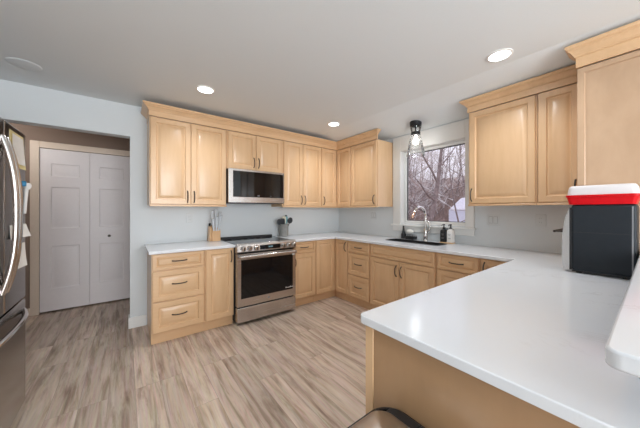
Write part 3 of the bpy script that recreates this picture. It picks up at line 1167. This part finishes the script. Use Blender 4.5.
mb.build('clock_digits', 'clock', disp)
for kx in (RX0 + .066, RX0 + .142, RX0 + .220, RX1 - .190, RX1 - .116, RX1 - .044):
    kn = MB().lathe([(0.027, -0.706), (0.027, -0.716), (0.0235, -0.720), (0.0225, -0.742), (0.019, -0.746), (0.0, -0.746)], (kx, 0, 0.866), 22, 'y').build('knob', 'steel_v', rg_)
    box(kx - 0.004, kx + 0.004, -0.752, -0.745, 0.846, 0.886).build('grip', 'black_plastic', kn, bevel=0.002)
    MB().lathe([(0.031, -0.704), (0.031, -0.7095)], (kx, 0, 0.866), 22, 'y').build('bezel', 'black_plastic', kn)
# oven door
dr = MB()
dr.box(RX0 + 0.004, RX0 + 0.045, FY, -0.630, 0.218, 0.808)
dr.box(RX1 - 0.045, RX1 - 0.004, FY, -0.630, 0.218, 0.808)
dr.box(RX0 + 0.045, RX1 - 0.045, FY, -0.630, 0.218, 0.305)
dr.box(RX0 + 0.045, RX1 - 0.045, FY, -0.630, 0.742, 0.808)
dro = dr.build('oven_door', 'steel', rg_)
box(RX0 + 0.045, RX1 - 0.045, FY - 0.0015, -0.635, 0.305, 0.742).build('oven_window', 'black_glass', dro, bevel=0.001)
mb = MB()
mb.lathe([(0.0, FY - .0012), (0.012, FY - .0012), (0.012, FY + .001)], (-1.7315, 0, 0.262), 20, 'y')
mb.build('emblem', 'grout_grey', dro)
mb = MB()
for i in range(7):
    mb.box(-1.50 + i * 0.016, -1.50 + i * 0.016 + 0.010, FY - 0.003, FY - 0.0012, 0.330, 0.338 + (0.006 if i in (0, 4) else 0))
mb.build('lettering', 'white_plastic', dro)
box(-1.405, -1.372, FY - 0.0032, FY - 0.0014, 0.735, 0.757).build('sticker', 'paper', dro)
hb = MB()
hb.tube([(RX0 + 0.02, FY - 0.048, 0.778), (RX1 - 0.02, FY - 0.048, 0.778)], 0.0145, 14, flat=(1.25, 0.8))
for hx in (RX0 + 0.045, RX1 - 0.045):
    hb.box(hx - 0.012, hx + 0.012, FY - 0.045, FY + 0.002, 0.769, 0.787)
hb.build('handle', 'steel', dro, bevel=0.001, segs=1)
box(RX0 + 0.004, RX1 - 0.004, FY, -0.630, 0.042, 0.203).build('drawer', 'steel', rg_, bevel=0.004)

# microwave
mw = thing('microwave', 'stainless over-the-range microwave with dark glass door', 'microwave', (-1.7325, -0.2, 1.385))
MX0, MX1, MZ0, MZ1, MY = -2.1105, -1.3525, 1.392, 1.8105, -0.400
box(MX0, MX1, -0.375, -0.004, MZ0, MZ1).build('body', 'black_matte', mw)
mb = box(MX0, MX0 + 0.054, MY, -0.376, MZ0 + 0.006, MZ1)
mb.box(MX1 - 0.012, MX1, MY, -0.376, MZ0 + 0.006, MZ1)
mb.box(MX0 + 0.054, MX1 - 0.012, MY, -0.376, MZ0 + 0.006, MZ0 + 0.074)
mb.box(MX0 + 0.054, MX1 - 0.012, MY, -0.376, MZ1 - 0.022, MZ1)
mdo = mb.build('door', 'steel', mw)
box(MX0 + 0.054, MX1 - 0.012, MY - 0.0015, -0.38, MZ0 + 0.074, MZ1 - 0.022).build('glass_panel', 'black_glass', mdo, bevel=0.001)
box(-1.742, -1.712, MY - 0.0024, MY - 0.001, MZ0 + 0.090, MZ0 + 0.100).build('emblem', 'grout_grey', mdo)
mb = MB()
for i in range(3):
    mb.box(-1.56 + i * .006, -1.558 + i * .006, MY - 0.0024, MY - 0.001, MZ0 + .088, MZ0 + .10)
mb.build('clock_digits', 'grout_grey', mdo)
mb = MB()
for i in range(12):
    mb.box(-1.89 + i * 0.03, -1.87 + i * 0.03, -0.36, -0.30, MZ0 - 0.004, MZ0 + 0.001)
mb.box(-1.92, -1.50, -0.385, -0.05, MZ0 - 0.003, MZ0 + 0.001)
mb.build('vent_grille', 'black_plastic', mw)

# ------------------------------------------------------------------ refrigerator
FX = -3.62
fr = thing('refrigerator', 'dark stainless French-door refrigerator with long curved handles', 'refrigerator', (-4.0, -1.42, 0))
FY0, FY1, GAP = -1.835, -0.995, -1.372
box(-4.42, FX - 0.065, FY0, FY1, 0.03, 1.785).build('body', 'charcoal', fr, bevel=0.004)
for fy in (FY0 + .06, FY1 - .06):
    for fx in (-4.36, -3.75):
        MB().lathe([(0.02, 0), (0.02, 0.031)], (fx, fy, 0), 10).build('foot', 'black_plastic', fr)
doors_ = []
for y0, y1 in ((FY0, GAP - 0.004), (GAP + 0.004, FY1)):
    dd = box(FX - 0.062, FX, y0, y1, 0.735, 1.795).build('door', 'fridge_steel', fr, bevel=0.008, segs=3)
    doors_.append(dd)
fdr = box(FX - 0.062, FX, FY0, FY1, 0.055, 0.722).build('freezer_drawer', 'fridge_steel', fr, bevel=0.008, segs=3)
for dd, hy in ((doors_[0], GAP - 0.030), (doors_[1], GAP + 0.026)):
    mb = MB()
    pts, rr = [], []
    for i in range(25):
        s = -1 + i / 12
        pts.append((FX + 0.052 * (1 - abs(s) ** 2.6) - 0.002, hy, 1.275 + s * 0.425))
        rr.append(0.0135)
    mb.tube(pts, rr, 12, flat=(1.0, 1.15))
    mb.build('handle', 'steel_v', dd)
mb = MB()
mb.tube([(FX + 0.05 * (1 - abs(-1 + i / 10) ** 2.6) - 0.002, (FY0 + FY1) / 2 + (-1 + i / 10) * 0.385, 0.655) for i in range(21)], 0.0135, 12)
mb.build('handle', 'chrome', fdr)

# things stuck on the refrigerator
def sheet(name, label, mat, y0, y1, z0, z1, curl, bottom=0.0, cat='note', off=0.001, tilt=0.0, edge=None):
    """A sheet held at its top, curling off the door towards one side."""
    mb = MB()
    n, k = 8, 8
    rows = []
    for j in range(k + 1):
        g = j / k
        row = []
        for i in range(n + 1):
            f = i / n
            out = off + curl * f ** 2.2 * (0.35 + 0.65 * (1 - g)) + bottom * (1 - g) ** 2
            row.append((FX + out, y0 + (y1 - y0) * f, z0 + (z1 - z0) * g + tilt * f))
        rows.append(row)
    v = [p for r in rows for p in r]
    f = [(j * (n + 1) + i, j * (n + 1) + i + 1, (j + 1) * (n + 1) + i + 1, (j + 1) * (n + 1) + i) for j in range(k) for i in range(n)]
    nv = len(v)
    back = [(p[0] - 0.0008, p[1], p[2]) for p in v]
    allv = v + back
    allf = f + [tuple(reversed([q + nv for q in ff])) for ff in f]
    rim = [i for i in range(n + 1)] + [(j + 1) * (n + 1) - 1 for j in range(1, k + 1)] + [k * (n + 1) + i for i in range(n - 1, -1, -1)] + [j * (n + 1) for j in range(k - 1, 0, -1)]
    for a_, b_ in zip(rim, rim[1:] + rim[:1]):
        allf.append((a_, a_ + nv, b_ + nv, b_))
    mb.add(allv, allf)
    o = mb.build(name, mat, angle=60)
    tag(o, label, cat)
    return o


sheet('memo_card', 'pale yellow bordered card on the refrigerator door', 'yellow_paper', -1.295, -1.07, 1.555, 1.762, 0.012, 0.004, 'card')
sheet('memo_sheet', 'white memo sheet over the yellow card on the refrigerator', 'paper', -1.272, -1.098, 1.578, 1.745, 0.010, 0.004, 'note', off=0.007)
sheet('paper_sheet', 'small white sheet hanging low on the refrigerator door', 'paper', -1.17, -1.035, 0.945, 1.095, 0.010, 0.004, 'note')
sheet('paper_sheet', 'white sheet with a curled corner at the middle of the refrigerator door', 'paper', -1.30, -1.055, 1.135, 1.215, 0.030, 0.004, 'note', off=0.003)
ck = thing('magnetic_clip', 'white and blue magnetic clip high on the refrigerator door', 'clip', (FX, -1.055, 1.43))
mb = MB()
mb.tube([(FX + 0.009, -1.06, 1.28), (FX + 0.012, -1.057, 1.36), (FX + 0.016, -1.055, 1.44)], [0.007, 0.008, 0.010], 10)
mb.build('stem', 'white_plastic', ck)
MB().loops([[(FX + 0.020 + r_ * math.cos(a * .524), -1.055 + r_ * math.sin(a * .524), z) for a in range(12)] for r_, z in ((0.010, 1.435), (0.018, 1.448), (0.019, 1.466), (0.012, 1.476))]).build('head', 'white_plastic', ck)
box(FX + 0.001, FX + 0.020, -1.095, -1.066, 1.452, 1.486).build('grip', 'blue_plastic', ck, bevel=0.005)

# ------------------------------------------------------------------ counter-top things
ov = thing('toaster_oven', 'black countertop oven with a stainless front edge under the red tray', 'oven', (-0.77, -3.3, 0.914))
OX_0, OX_1, OY0, OY1 = -0.886, -0.640, -3.448, -3.189
box(OX_0, OX_1, OY0, OY1, 0.930, 1.334).build('body', 'charcoal', ov, bevel=0.012, segs=3)
box(OX_0 + 0.004, OX_1, OY0 + 0.02, OY1 - 0.003, 0.922, 0.9305).build('base_tray', 'black_plastic', ov)
for fx in (OX_0 + .03, OX_1 - .03):
    for fy in (OY0 + .04, OY1 - .03):
        MB().lathe([(0.014, 0.9142), (0.014, 0.9225)], (fx, fy, 0), 12).build('foot', 'black_plastic', ov)
mb = MB()
box(OX_0 + 0.003, OX_1, OY1 - 0.002, OY1 + 0.008, 0.932, 1.318).build('door_gasket', 'black_plastic', ov)
prof = [(OY1 + 0.008, 0.932), (OY1 + 0.038, 0.934), (OY1 + 0.043, 1.0), (OY1 + 0.043, 1.10), (OY1 + 0.038, 1.18), (OY1 + 0.028, 1.25), (OY1 + 0.016, 1.29), (OY1 + 0.008, 1.315)]
mb.loops([[(OX_0, y, z) for y, z in prof], [(OX_1, y, z) for y, z in prof]])
dd = mb.build('door', 'steel_v', ov, angle=25)
hm = MB()
hm.tube([(OX_0 + 0.012, OY1 + 0.02, 1.166), (OX_0 + 0.012, OY1 + 0.078, 1.166)], 0.006, 8)
hm.tube([(OX_1 - 0.012, OY1 + 0.02, 1.166), (OX_1 - 0.012, OY1 + 0.078, 1.166)], 0.006, 8)
hm.tube([(OX_0 + 0.0, OY1 + 0.078, 1.166), (OX_1 - 0.0, OY1 + 0.078, 1.166)], 0.008, 12)
hm.build('handle', 'bronze', dd)
box(OX_0 - 0.0008, OX_0 + 0.002, OY0 + 0.012, OY1 - 0.004, 1.164, 1.1665).build('seam', 'black_plastic', ov)
box(OX_0 - 0.0012, OX_0 + 0.002, OY0 + 0.012, OY0 + 0.018, 0.945, 1.322).build('corner_trim', 'grout_grey', ov)

ry = thing('storage_tray', 'red plastic tray with a white lid on top of the black oven', 'tray', (-0.77, -3.31, 1.335))


def taper(x0, x1, y0, y1, z0, z1, g, r):
    mb = MB()
    rings = []
    for z, e in ((z0, 0), (z1, g)):
        rings.append([(x, y, z) for x, y in rounded(x0 - e, x1 + e, y0 - e, y1 + e, (r,) * 4, 6)])
    return mb.loops(rings)


taper(-0.888, -0.642, -3.445, -3.178, 1.3355, 1.380, 0.010, 0.02).build('tray_body', 'red_plastic', ry)
taper(-0.906, -0.628, -3.462, -3.164, 1.3805, 1.3925, 0.0, 0.025).build('rim', 'red_plastic', ry)
mb = MB()
mb.loops([[(x, y, z) for x, y in rounded(-0.899 + e, -0.635 - e, -3.456 + e, -3.171 - e, (0.026,) * 4, 6)] for z, e in ((1.393, 0), (1.397, 0), (1.430, 0.004), (1.441, 0.007), (1.448, 0.013), (1.450, 0.020))])
mb.build('lid', 'lid_plastic', ry, angle=50)

# knife block
kb = thing('knife_block', 'small wooden knife block with clear handled knives left of the range', 'knife block', (-2.19, -0.10, 0.914))
mb = MB()
mb.hexa([(-2.235, -0.165, 0.9145), (-2.135, -0.165, 0.9145), (-2.135, -0.045, 0.9145), (-2.235, -0.045, 0.9145),
         (-2.235, -0.165, 1.035), (-2.135, -0.165, 1.035), (-2.135, -0.085, 1.115), (-2.235, -0.085, 1.115)])
mb.build('block', 'block_wood', kb, bevel=0.004)
mb = MB()
mb.hexa([(-2.268, -0.150, 0.9145), (-2.236, -0.150, 0.9145), (-2.236, -0.05, 0.9145), (-2.268, -0.05, 0.9145),
         (-2.258, -0.150, 1.09), (-2.236, -0.150, 1.09), (-2.236, -0.06, 1.11), (-2.258, -0.06, 1.11)])
mb.build('side_slot', 'block_wood', kb, bevel=0.004)
for i in range(3):
    for j in range(2):
        kx = -2.212 + i * 0.028
        ky = -0.150 + j * 0.038
        z0 = 1.045 + j * 0.040
        L = 0.155 + 0.02 * ((i + j) % 3) + 0.04 * j
        sp = (i - 1) * 0.022
        h_ = MB()
        h_.tube([(kx, ky, z0), (kx + sp * .4, ky - 0.012, z0 + L * .4), (kx + sp * .8, ky - 0.03, z0 + L * .8), (kx + sp, ky - 0.045, z0 + L)], [0.011, 0.014, 0.013, 0.016], 8, flat=(1, 0.8))
        o = h_.build('knife_handle', 'pale_acrylic', kb)
        box(kx - 0.0015, kx + 0.0015, ky - 0.008, ky + 0.008, z0 - 0.03, z0 + 0.045).build('knife_blade', 'steel_v', o)
mb = MB()
mb.tube([(-2.250, -0.09, 1.10), (-2.250, -0.10, 1.135)], [0.010, 0.012], 10)
mb.build('scissor_handle', 'black_plastic', kb)

# utensil crock and its utensils
cr_ = thing('utensil_crock', 'grey stoneware utensil crock right of the range', 'crock', (-1.205, -0.125, 0.914))
mb = MB()
mb.lathe([(0.060, 0.9145), (0.068, 0.92), (0.070, 0.965), (0.0685, 0.967), (0.070, 0.97), (0.070, 1.03), (0.0685, 1.032), (0.070, 1.035), (0.070, 1.085), (0.072, 1.092), (0.070, 1.096), (0.062, 1.094), (0.060, 0.93), (0.0, 0.925)], (-1.205, -0.125, 0), 32)
mb.build('pot', 'crock', cr_)
CX_, CY_ = -1.205, -0.125
ug = 'utensils in the crock'


def utensil(name, label, dx, dy, top, mat, head, w, h, hmat=None):
    t = thing(name, label, name.split('_')[-1], (CX_ + dx * .3, CY_ + dy * .3, 0.93), ug)
    w, h, dx = w * 1.25, h * 1.1, dx * 1.15
    b = Vector((CX_ + dx * 0.25, CY_ + dy * 0.25, 0.94))
    e = Vector((CX_ + dx, CY_ + dy, top))
    ax = (e - b).normalized()
    MB().tube([b, b + (e - b) * .5, e - ax * h * .8], [0.006, 0.0055, 0.006], 8).build('handle', hmat or mat, t)
    s = Vector((1, 0, 0))
    s = (s - ax * s.dot(ax)).normalized()
    nrm = ax.cross(s)
    mb = MB()
    rings = []
    n = 18
    for kk in ((-1, 0.82), (-0.4, 1.0), (0.4, 1.0), (1, 0.82)):
        ring = []
        for i in range(n):
            a = 2 * math.pi * i / n
            cx, cy = math.cos(a), math.sin(a)
            if head == 'flat':
                q = max(abs(cx), abs(cy)) ** 0.75
                cx, cy = cx / q, cy / q
            dish = 0.010 * (1 - cx * cx - cy * cy) if head == 'spoon' else 0
            ring.append(e - ax * h * 0.5 + s * (w / 2 * cx * kk[1]) + ax * (h / 2 * cy * kk[1]) + nrm * (kk[0] * 0.004 - dish))
        rings.append(ring)
    mb.loops(rings)
    mb.build('head', mat, t, angle=50)
    return t


utensil('ladle_spoon', 'dark ladle leaning left in the utensil crock', -0.085, -0.02, 1.172, 'dark_silicone', 'spoon', 0.066, 0.080)
utensil('flat_turner', 'dark turner standing left of centre in the utensil crock', -0.035, -0.03, 1.180, 'dark_silicone', 'flat', 0.062, 0.085)
utensil('cream_spatula', 'cream spatula in the middle of the utensil crock', 0.0, -0.01, 1.212, 'cream_silicone', 'flat', 0.050, 0.105)
utensil('teal_spatula', 'pale teal spatula right of centre in the utensil crock', 0.040, 0.0, 1.210, 'teal_silicone', 'flat', 0.045, 0.10)
utensil('serving_spoon', 'dark serving spoon leaning right in the utensil crock', 0.095, -0.03, 1.192, 'dark_silicone', 'spoon', 0.070, 0.085)
utensil('slim_spatula', 'slim dark spatula at the back of the utensil crock', 0.052, 0.03, 1.232, 'dark_silicone', 'flat', 0.03, 0.09)

# faucet
fc = thing('kitchen_faucet', 'polished nickel gooseneck faucet behind the sink', 'faucet', (-0.062, -1.735, 0.914))
BX, BY = -0.060, -1.735
MB().lathe([(0.030, 0.9142), (0.030, 0.921), (0.026, 0.926), (0.024, 0.96), (0.027, 0.99), (0.026, 1.03), (0.020, 1.055), (0.014, 1.07)], (BX, BY, 0), 24).build('body', 'chrome', fc)
pts = [(BX, BY, 1.06), (BX, BY, 1.14), (BX, BY, 1.20)]
R_ = 0.116
pts += [(BX - R_ + R_ * math.cos(math.radians(a)), BY + 0.02 * (1 - math.cos(math.radians(a))) * .5, 1.225 + R_ * math.sin(math.radians(a))) for a in range(0, 155, 11)]
MB().tube(pts, 0.0145, 14).build('neck', 'chrome', fc)
lp = Vector(pts[-1])
dv = (Vector(pts[-1]) - Vector(pts[-2])).normalized()
MB().tube([lp, lp + dv * 0.02, lp + dv * 0.07, lp + dv * 0.085], [0.013, 0.015, 0.017, 0.014], 14).build('spray_head', 'warm_reflect', fc, label='spray head coloured with a warm reflection')
lv = MB()
lv.tube([(BX, BY - 0.015, 1.015), (BX - 0.004, BY - 0.05, 1.045), (BX - 0.004, BY - 0.062, 1.09), (BX - 0.002, BY - 0.048, 1.145), (BX, BY - 0.024, 1.175)], [0.012, 0.011, 0.009, 0.008, 0.007], 12)
lv.build('lever', 'chrome', fc)

# soap bottles on their tray
o = MB().prism(rounded(-0.110, -0.032, -2.095, -1.935, (0.012,) * 4), 0.9142, 0.926).build('soap_tray', 'bamboo', bevel=0.003)
tag(o, 'small bamboo tray under the two soap bottles', 'tray')


def soap(x, y, body, cap, label):
    t = thing('soap_bottle', label, 'bottle', (x, y, 0.926), 'soap bottles beside the sink')
    mb = MB()
    sec = lambda s, z: [(p[0], p[1], z) for p in rounded(x - .034 * s, x + .034 * s, y - .034 * s, y + .034 * s, (.012 * s,) * 4, 4)]
    mb.loops([sec(.96, .9265), sec(1, .93), sec(1, 1.052), sec(.9, 1.066), sec(.42, 1.074), sec(.40, 1.085)])
    mb.build('body', body, t)
    m2 = MB().lathe([(.016, 1.0852), (.016, 1.098), (.006, 1.10), (.006, 1.125), (.011, 1.126), (.012, 1.138), (.0, 1.140)], (x, y, 0), 16)
    m2.tube([(x, y, 1.131), (x - .034, y + .004, 1.130), (x - .044, y + .005, 1.121)], [.0055, .005, .004], 8)
    m2.build('pump', cap, t)
    mb = MB()
    for k, (zz, wl) in enumerate(((1.02, .030), (1.008, .022), (.975, .034), (.967, .028))):
        mb.box(x - .0352, x - .0340, y - wl / 2, y + wl / 2, zz, zz + .004)
    mb.build('print', 'plate_slot' if body == 'white_plastic' else 'grout_grey', t)
    return t


soap(-0.070, -1.975, 'black_plastic', 'black_plastic', 'black square pump soap bottle beside the sink')
soap(-0.070, -2.055, 'white_plastic', 'bronze', 'white square pump soap bottle beside the sink')

# brush stand and sponge caddy
bs = thing('dish_brush_stand', 'black dish brush standing in its holder left of the faucet', 'brush', (-0.05, -1.405, 0.914))
MB().lathe([(0.034, 0.9142), (0.036, 0.918), (0.034, 0.975), (0.030, 0.985), (0.0, 0.985)], (-0.05, -1.405, 0), 20).build('holder', 'black_plastic', bs)
MB().tube([(-0.05, -1.405, 0.985), (-0.05, -1.405, 1.03), (-0.049, -1.403, 1.09)], [0.024, 0.014, 0.011], 12).build('handle', 'black_plastic', bs)
MB().lathe([(0.011, 1.0905), (0.016, 1.096), (0.016, 1.112), (0.0, 1.118)], (-0.049, -1.403, 0), 14).build('grip_cap', 'white_plastic', bs)
sc_ = thing('sponge_caddy', 'black wire sponge caddy between the brush and the faucet', 'caddy', (-0.07, -1.53, 0.914))
mb = MB()
mb.loops([[(x, y, z) for x, y in rounded(-.115 - e, -.03 + e, -1.60 - e, -1.465 + e, (.02,) * 4)] for z, e in ((.9142, -.006), (.918, 0), (.953, .004), (.953, 0.0), (.922, -.004))])
mb.build('tray', 'black_plastic', sc_)
for k in range(5):
    yy = -1.585 + k * .026
    MB().tube([(-.110, yy, .95), (-.112, yy, .972), (-.075, yy, .980), (-.037, yy, .972), (-.034, yy, .95)], .0022, 6).build('wire', 'black_matte', sc_)
sp_ = MB()
rings = []
for i in range(9):
    a = -math.pi / 2 + math.pi * i / 8
    rings.append([(-.073 + .036 * math.cos(a) * math.cos(k * .3927) if abs(math.cos(a)) > 1e-6 else -.073, -1.520 + .052 * math.cos(a) * math.sin(k * .3927), 1.014 + .033 * math.sin(a)) for k in range(16)])
sp_.loops(rings)
o = sp_.build('scrub_sponge', 'sponge', angle=80)
tag(o, 'rounded white scrubbing sponge lying on the black caddy', 'sponge')


# ------------------------------------------------------------------ wall plates
def plate(wall, a, z, w, kind, label):
    c = at(wall, a, 0, z)
    t = thing('wall_outlet' if kind == 'outlet' else 'light_switch', label, 'outlet' if kind == 'outlet' else 'switch', c, 'cover plates on the kitchen walls')
    mb = MB()
    wbox(mb, wall, a - w / 2, a + w / 2, 0.0005, 0.006, z - .058, z + .058)
    mb.build('cover_plate', 'plate_plastic', t, bevel=.003)
    if kind == 'outlet':
        for dz in (-.02, .02):
            mb = MB()
            wbox(mb, wall, a - .017, a + .017, .006, .0075, z + dz - .014, z + dz + .014)
            rc = mb.build('receptacle', 'plate_plastic', t, bevel=.004)
            mb = MB()
            wbox(mb, wall, a - .008, a - .006, .0075, .0079, z + dz - .004, z + dz + .006)
            wbox(mb, wall, a + .006, a + .008, .0075, .0079, z + dz - .004, z + dz + .006)
            mb.build('slots', 'plate_slot', rc)
    else:
        for da in ((-.023, .023) if w > .1 else (0,)):
            mb = MB()
            wbox(mb, wall, a + da - .016, a + da + .016, .006, .0085, z - .033, z + .033)
            rk = mb.build('rocker', 'plate_plastic', t, bevel=.002)
            mb = MB()
            wbox(mb, wall, a + da - .018, a + da + .018, .0055, .0064, z - .0355, z + .0355)
            mb.build('rocker_gap', 'plate_slot', rk)
    return t


plate(RW, -2.462, 1.205, 0.072, 'outlet', 'faint grey outlet on the range wall above the short counter')
plate(SW, 0.83, 1.225, 0.118, 'switch', 'double switch plate on the sink wall left of the window')
plate(SW, 2.467, 1.200, 0.118, 'switch', 'double switch plate on the sink wall just right of the window')
plate(SW, 2.856, 1.205, 0.078, 'outlet', 'outlet on the sink wall nearest the black oven')


# ------------------------------------------------------------------ lights
def downlight(x, y, label, spot=True):
    t = thing('recessed_light', label, 'ceiling light', (x, y, CEIL), 'recessed ceiling lights')
    mb = MB()
    n = 32
    mb.loops([[(x + r * math.cos(2 * math.pi * k / n), y + r * math.sin(2 * math.pi * k / n), z) for k in range(n)] for r, z in ((.084, CEIL), (.084, CEIL - .004), (.070, CEIL - .008), (.066, CEIL - .003))], False, False)
    mb.build('trim_ring', 'white_plastic', t)
    MB().lathe([(0.0, CEIL - .0045), (.067, CEIL - .0045), (.067, CEIL - .001)], (x, y, 0), n).build('lens', 'lens', t)
    ld = bpy.data.lights.new('downlight', 'AREA')
    ld.shape = 'DISK'
    ld.size = 0.13
    ld.energy = CAN_POWER
    ld.color = WARM
    ld.spread = math.radians(130)
    lo = bpy.data.objects.new('downlight', ld)
    lo.location = (0, 0, -0.012)
    C.objects.link(lo)
    lo.parent = t
    return t


downlight(-2.485, -0.890, 'recessed light nearest the hallway, above the range wall')
downlight(-0.870, -0.890, 'recessed light in the corner above the range')
downlight(-0.870, -2.800, 'recessed light above the cabinets right of the window')
downlight(-3.30, -2.550, 'added unseen fill downlight above the walkway beside the refrigerator')  # added out of view to brighten the left floor and hall

# pendant over the sink
PXx, PYy = -0.235, -1.705
PZ = CEIL - (PXx - FOLD) * (CEIL - WALLZ) / 0.7
pl = thing('pendant_light', 'black and clear glass ceiling pendant in front of the window', 'pendant light', (PXx, PYy, PZ))
MB().lathe([(0.0, PZ - .045), (.060, PZ - .045), (.068, PZ - .040), (.070, PZ + .013), (.0, PZ + .013)], (PXx, PYy, 0), 30).build('canopy', 'black_matte', pl)
MB().tube([(PXx, PYy, PZ - .04), (PXx, PYy, PZ - .13)], .009, 10).build('stem', 'black_matte', pl)
MB().lathe([(.066, PZ - .045), (.060, PZ - .08), (.050, PZ - .125)], (PXx, PYy, 0), 28, caps=False).build('fitter_glass', 'cage_glass', pl)
MB().lathe([(.0, PZ - .158), (.050, PZ - .158), (.055, PZ - .154), (.055, PZ - .122), (.050, PZ - .118), (.0, PZ - .118)], (PXx, PYy, 0), 28).build('collar', 'black_matte', pl)
MB().lathe([(.052, PZ - .156), (.062, PZ - .185), (.078, PZ - .24), (.094, PZ - .32), (.108, PZ - .40), (.110, PZ - .41), (.107, PZ - .41), (.091, PZ - .32), (.075, PZ - .24), (.059, PZ - .185), (.049, PZ - .157)], (PXx, PYy, 0), 36, caps=False).build('shade', 'shade_glass', pl)
MB().lathe([(.013, PZ - .158), (.013, PZ - .185), (.030, PZ - .215), (.034, PZ - .24), (.028, PZ - .265), (.0, PZ - .275)], (PXx, PYy, 0), 22).build('bulb', 'bulb', pl)
ld = bpy.data.lights.new('pendant_lamp', 'POINT')
ld.energy = PENDANT_POWER
ld.shadow_soft_size = 0.05
ld.color = WARM
lo = bpy.data.objects.new('pendant_lamp', ld)
lo.location = (0, 0, -0.44)
C.objects.link(lo)
lo.parent = pl

# unseen dining end behind the camera: two globe lamps added as room fill
for i, (gx, gy) in enumerate(((-3.4, -6.3), (-1.4, -6.3))):
    t = thing('fill_globe', 'added fill globe over the unseen dining end behind the peninsula' + ('' if i else ' nearest the left wall'), 'ceiling light', (gx, gy, CEIL), 'dining globes')
    MB().lathe([(.10, CEIL - .03), (.11, CEIL - .02), (.11, CEIL)], (gx, gy, 0), 24).build('canopy', 'chrome', t)
    MB().lathe([(.0, CEIL - .23), (.07, CEIL - .22), (.12, CEIL - .18), (.14, CEIL - .12), (.12, CEIL - .06), (.09, CEIL - .031)], (gx, gy, 0), 24).build('globe', 'globe', t)
    ld = bpy.data.lights.new('fill_globe_lamp', 'POINT')
    ld.energy = FILL_GLOBE_POWER
    ld.shadow_soft_size = 0.16
    ld.color = WARM
    lo = bpy.data.objects.new('fill_globe_lamp', ld)
    lo.location = (0, 0, -0.42)
    C.objects.link(lo)
    lo.parent = t

t = thing('hall_fill_light', 'small added fill globe, unseen on the hallway ceiling', 'ceiling light', (-4.35, 0.62, CEIL))  # added lamp behind the header, brightens the hall
MB().lathe([(.0, CEIL - .17), (.06, CEIL - .16), (.09, CEIL - .12), (.10, CEIL - .07), (.09, CEIL - .03), (.09, CEIL)], (-4.35, 0.62, 0), 24).build('globe', 'globe', t)
ld = bpy.data.lights.new('hall_fill_lamp', 'POINT')
ld.energy = HALL_FILL_POWER
ld.shadow_soft_size = 0.1
ld.color = (1.0, 0.93, 0.86)
lo = bpy.data.objects.new('hall_fill_lamp', ld)
lo.location = (0, 0, -0.28)
C.objects.link(lo)
lo.parent = t

# round cover on the ceiling
o = MB().lathe([(.0, CEIL - .006), (.085, CEIL - .006), (.095, CEIL - .003), (.097, CEIL)], (-3.735, -0.47, 0), 32).build('ceiling_cover', 'ceiling')
tag(o, 'flat round painted cover on the ceiling near the hallway', 'ceiling cover')

# ------------------------------------------------------------------ step bin by the peninsula
tb = thing('trash_can', 'stainless step trash can with a black rim against the peninsula end', 'trash can', (-2.56, -3.15, 0))
TX0, TX1, TY0, TY1 = -2.735, -2.374, -3.36, -2.945


def dshape(e, r1=0.16, r2=0.08):
    return rounded(TX0 - e, TX1 + (e if e < 0 else 0), TY0 - e, TY1 + e, (r1, r2, r2, r1), 10)


mb = MB()
mb.loops([[(x, y, z) for x, y in dshape(e)] for z, e in ((0.03, -0.004), (0.60, 0.0))])
mb.build('body', 'can_steel', tb)
mb = MB()
mb.loops([[(x, y, z) for x, y in dshape(e)] for z, e in ((0.0, -0.002), (0.0295, -0.002))])
mb.build('base', 'black_plastic', tb)
mb = MB()
mb.loops([[(x, y, z) for x, y in dshape(e)] for z, e in ((0.6005, 0.004), (0.612, 0.006), (0.634, 0.006), (0.640, 0.002), (0.640, -0.005), (0.620, -0.006))])
mb.build('rim', 'black_plastic', tb)
mb = MB()
lid = [(x, y) for x, y in rounded(TX0 + .007, TX1 - .046, TY0 + .007, TY1 - .007, (.154, .05, .05, .154), 10)]
cxm, cym = (TX0 + TX1 - .04) / 2, (TY0 + TY1) / 2
mb.loops([[(cxm + (x - cxm) * s, cym + (y - cym) * s, z) for x, y in lid] for z, s in ((.622, 1.0), (.641, 1.0), (.648, .99), (.657, .94), (.668, .82), (.677, .62), (.682, .4), (.684, .2), (.6845, .05))])
mb.build('lid', 'can_steel', tb, angle=50)
mb = MB()
mb.prism(rounded(TX1 - .045, TX1 - .007, TY0 + .030, TY1 - .030, (.005, .03, .03, .005)), .622, .645)
hg = mb.build('hinge_cover', 'black_plastic', tb, bevel=.004)
box(TX1 - .045, TX1 - .008, -3.080, -3.076, .6452, .6465).build('hinge_seam', 'dark_gap', hg)
mb = MB()
mb.box(TX0 - .05, TX0 + .02, cym - .06, cym + .06, .012, .024)
mb.build('pedal', 'steel', tb, bevel=.004)
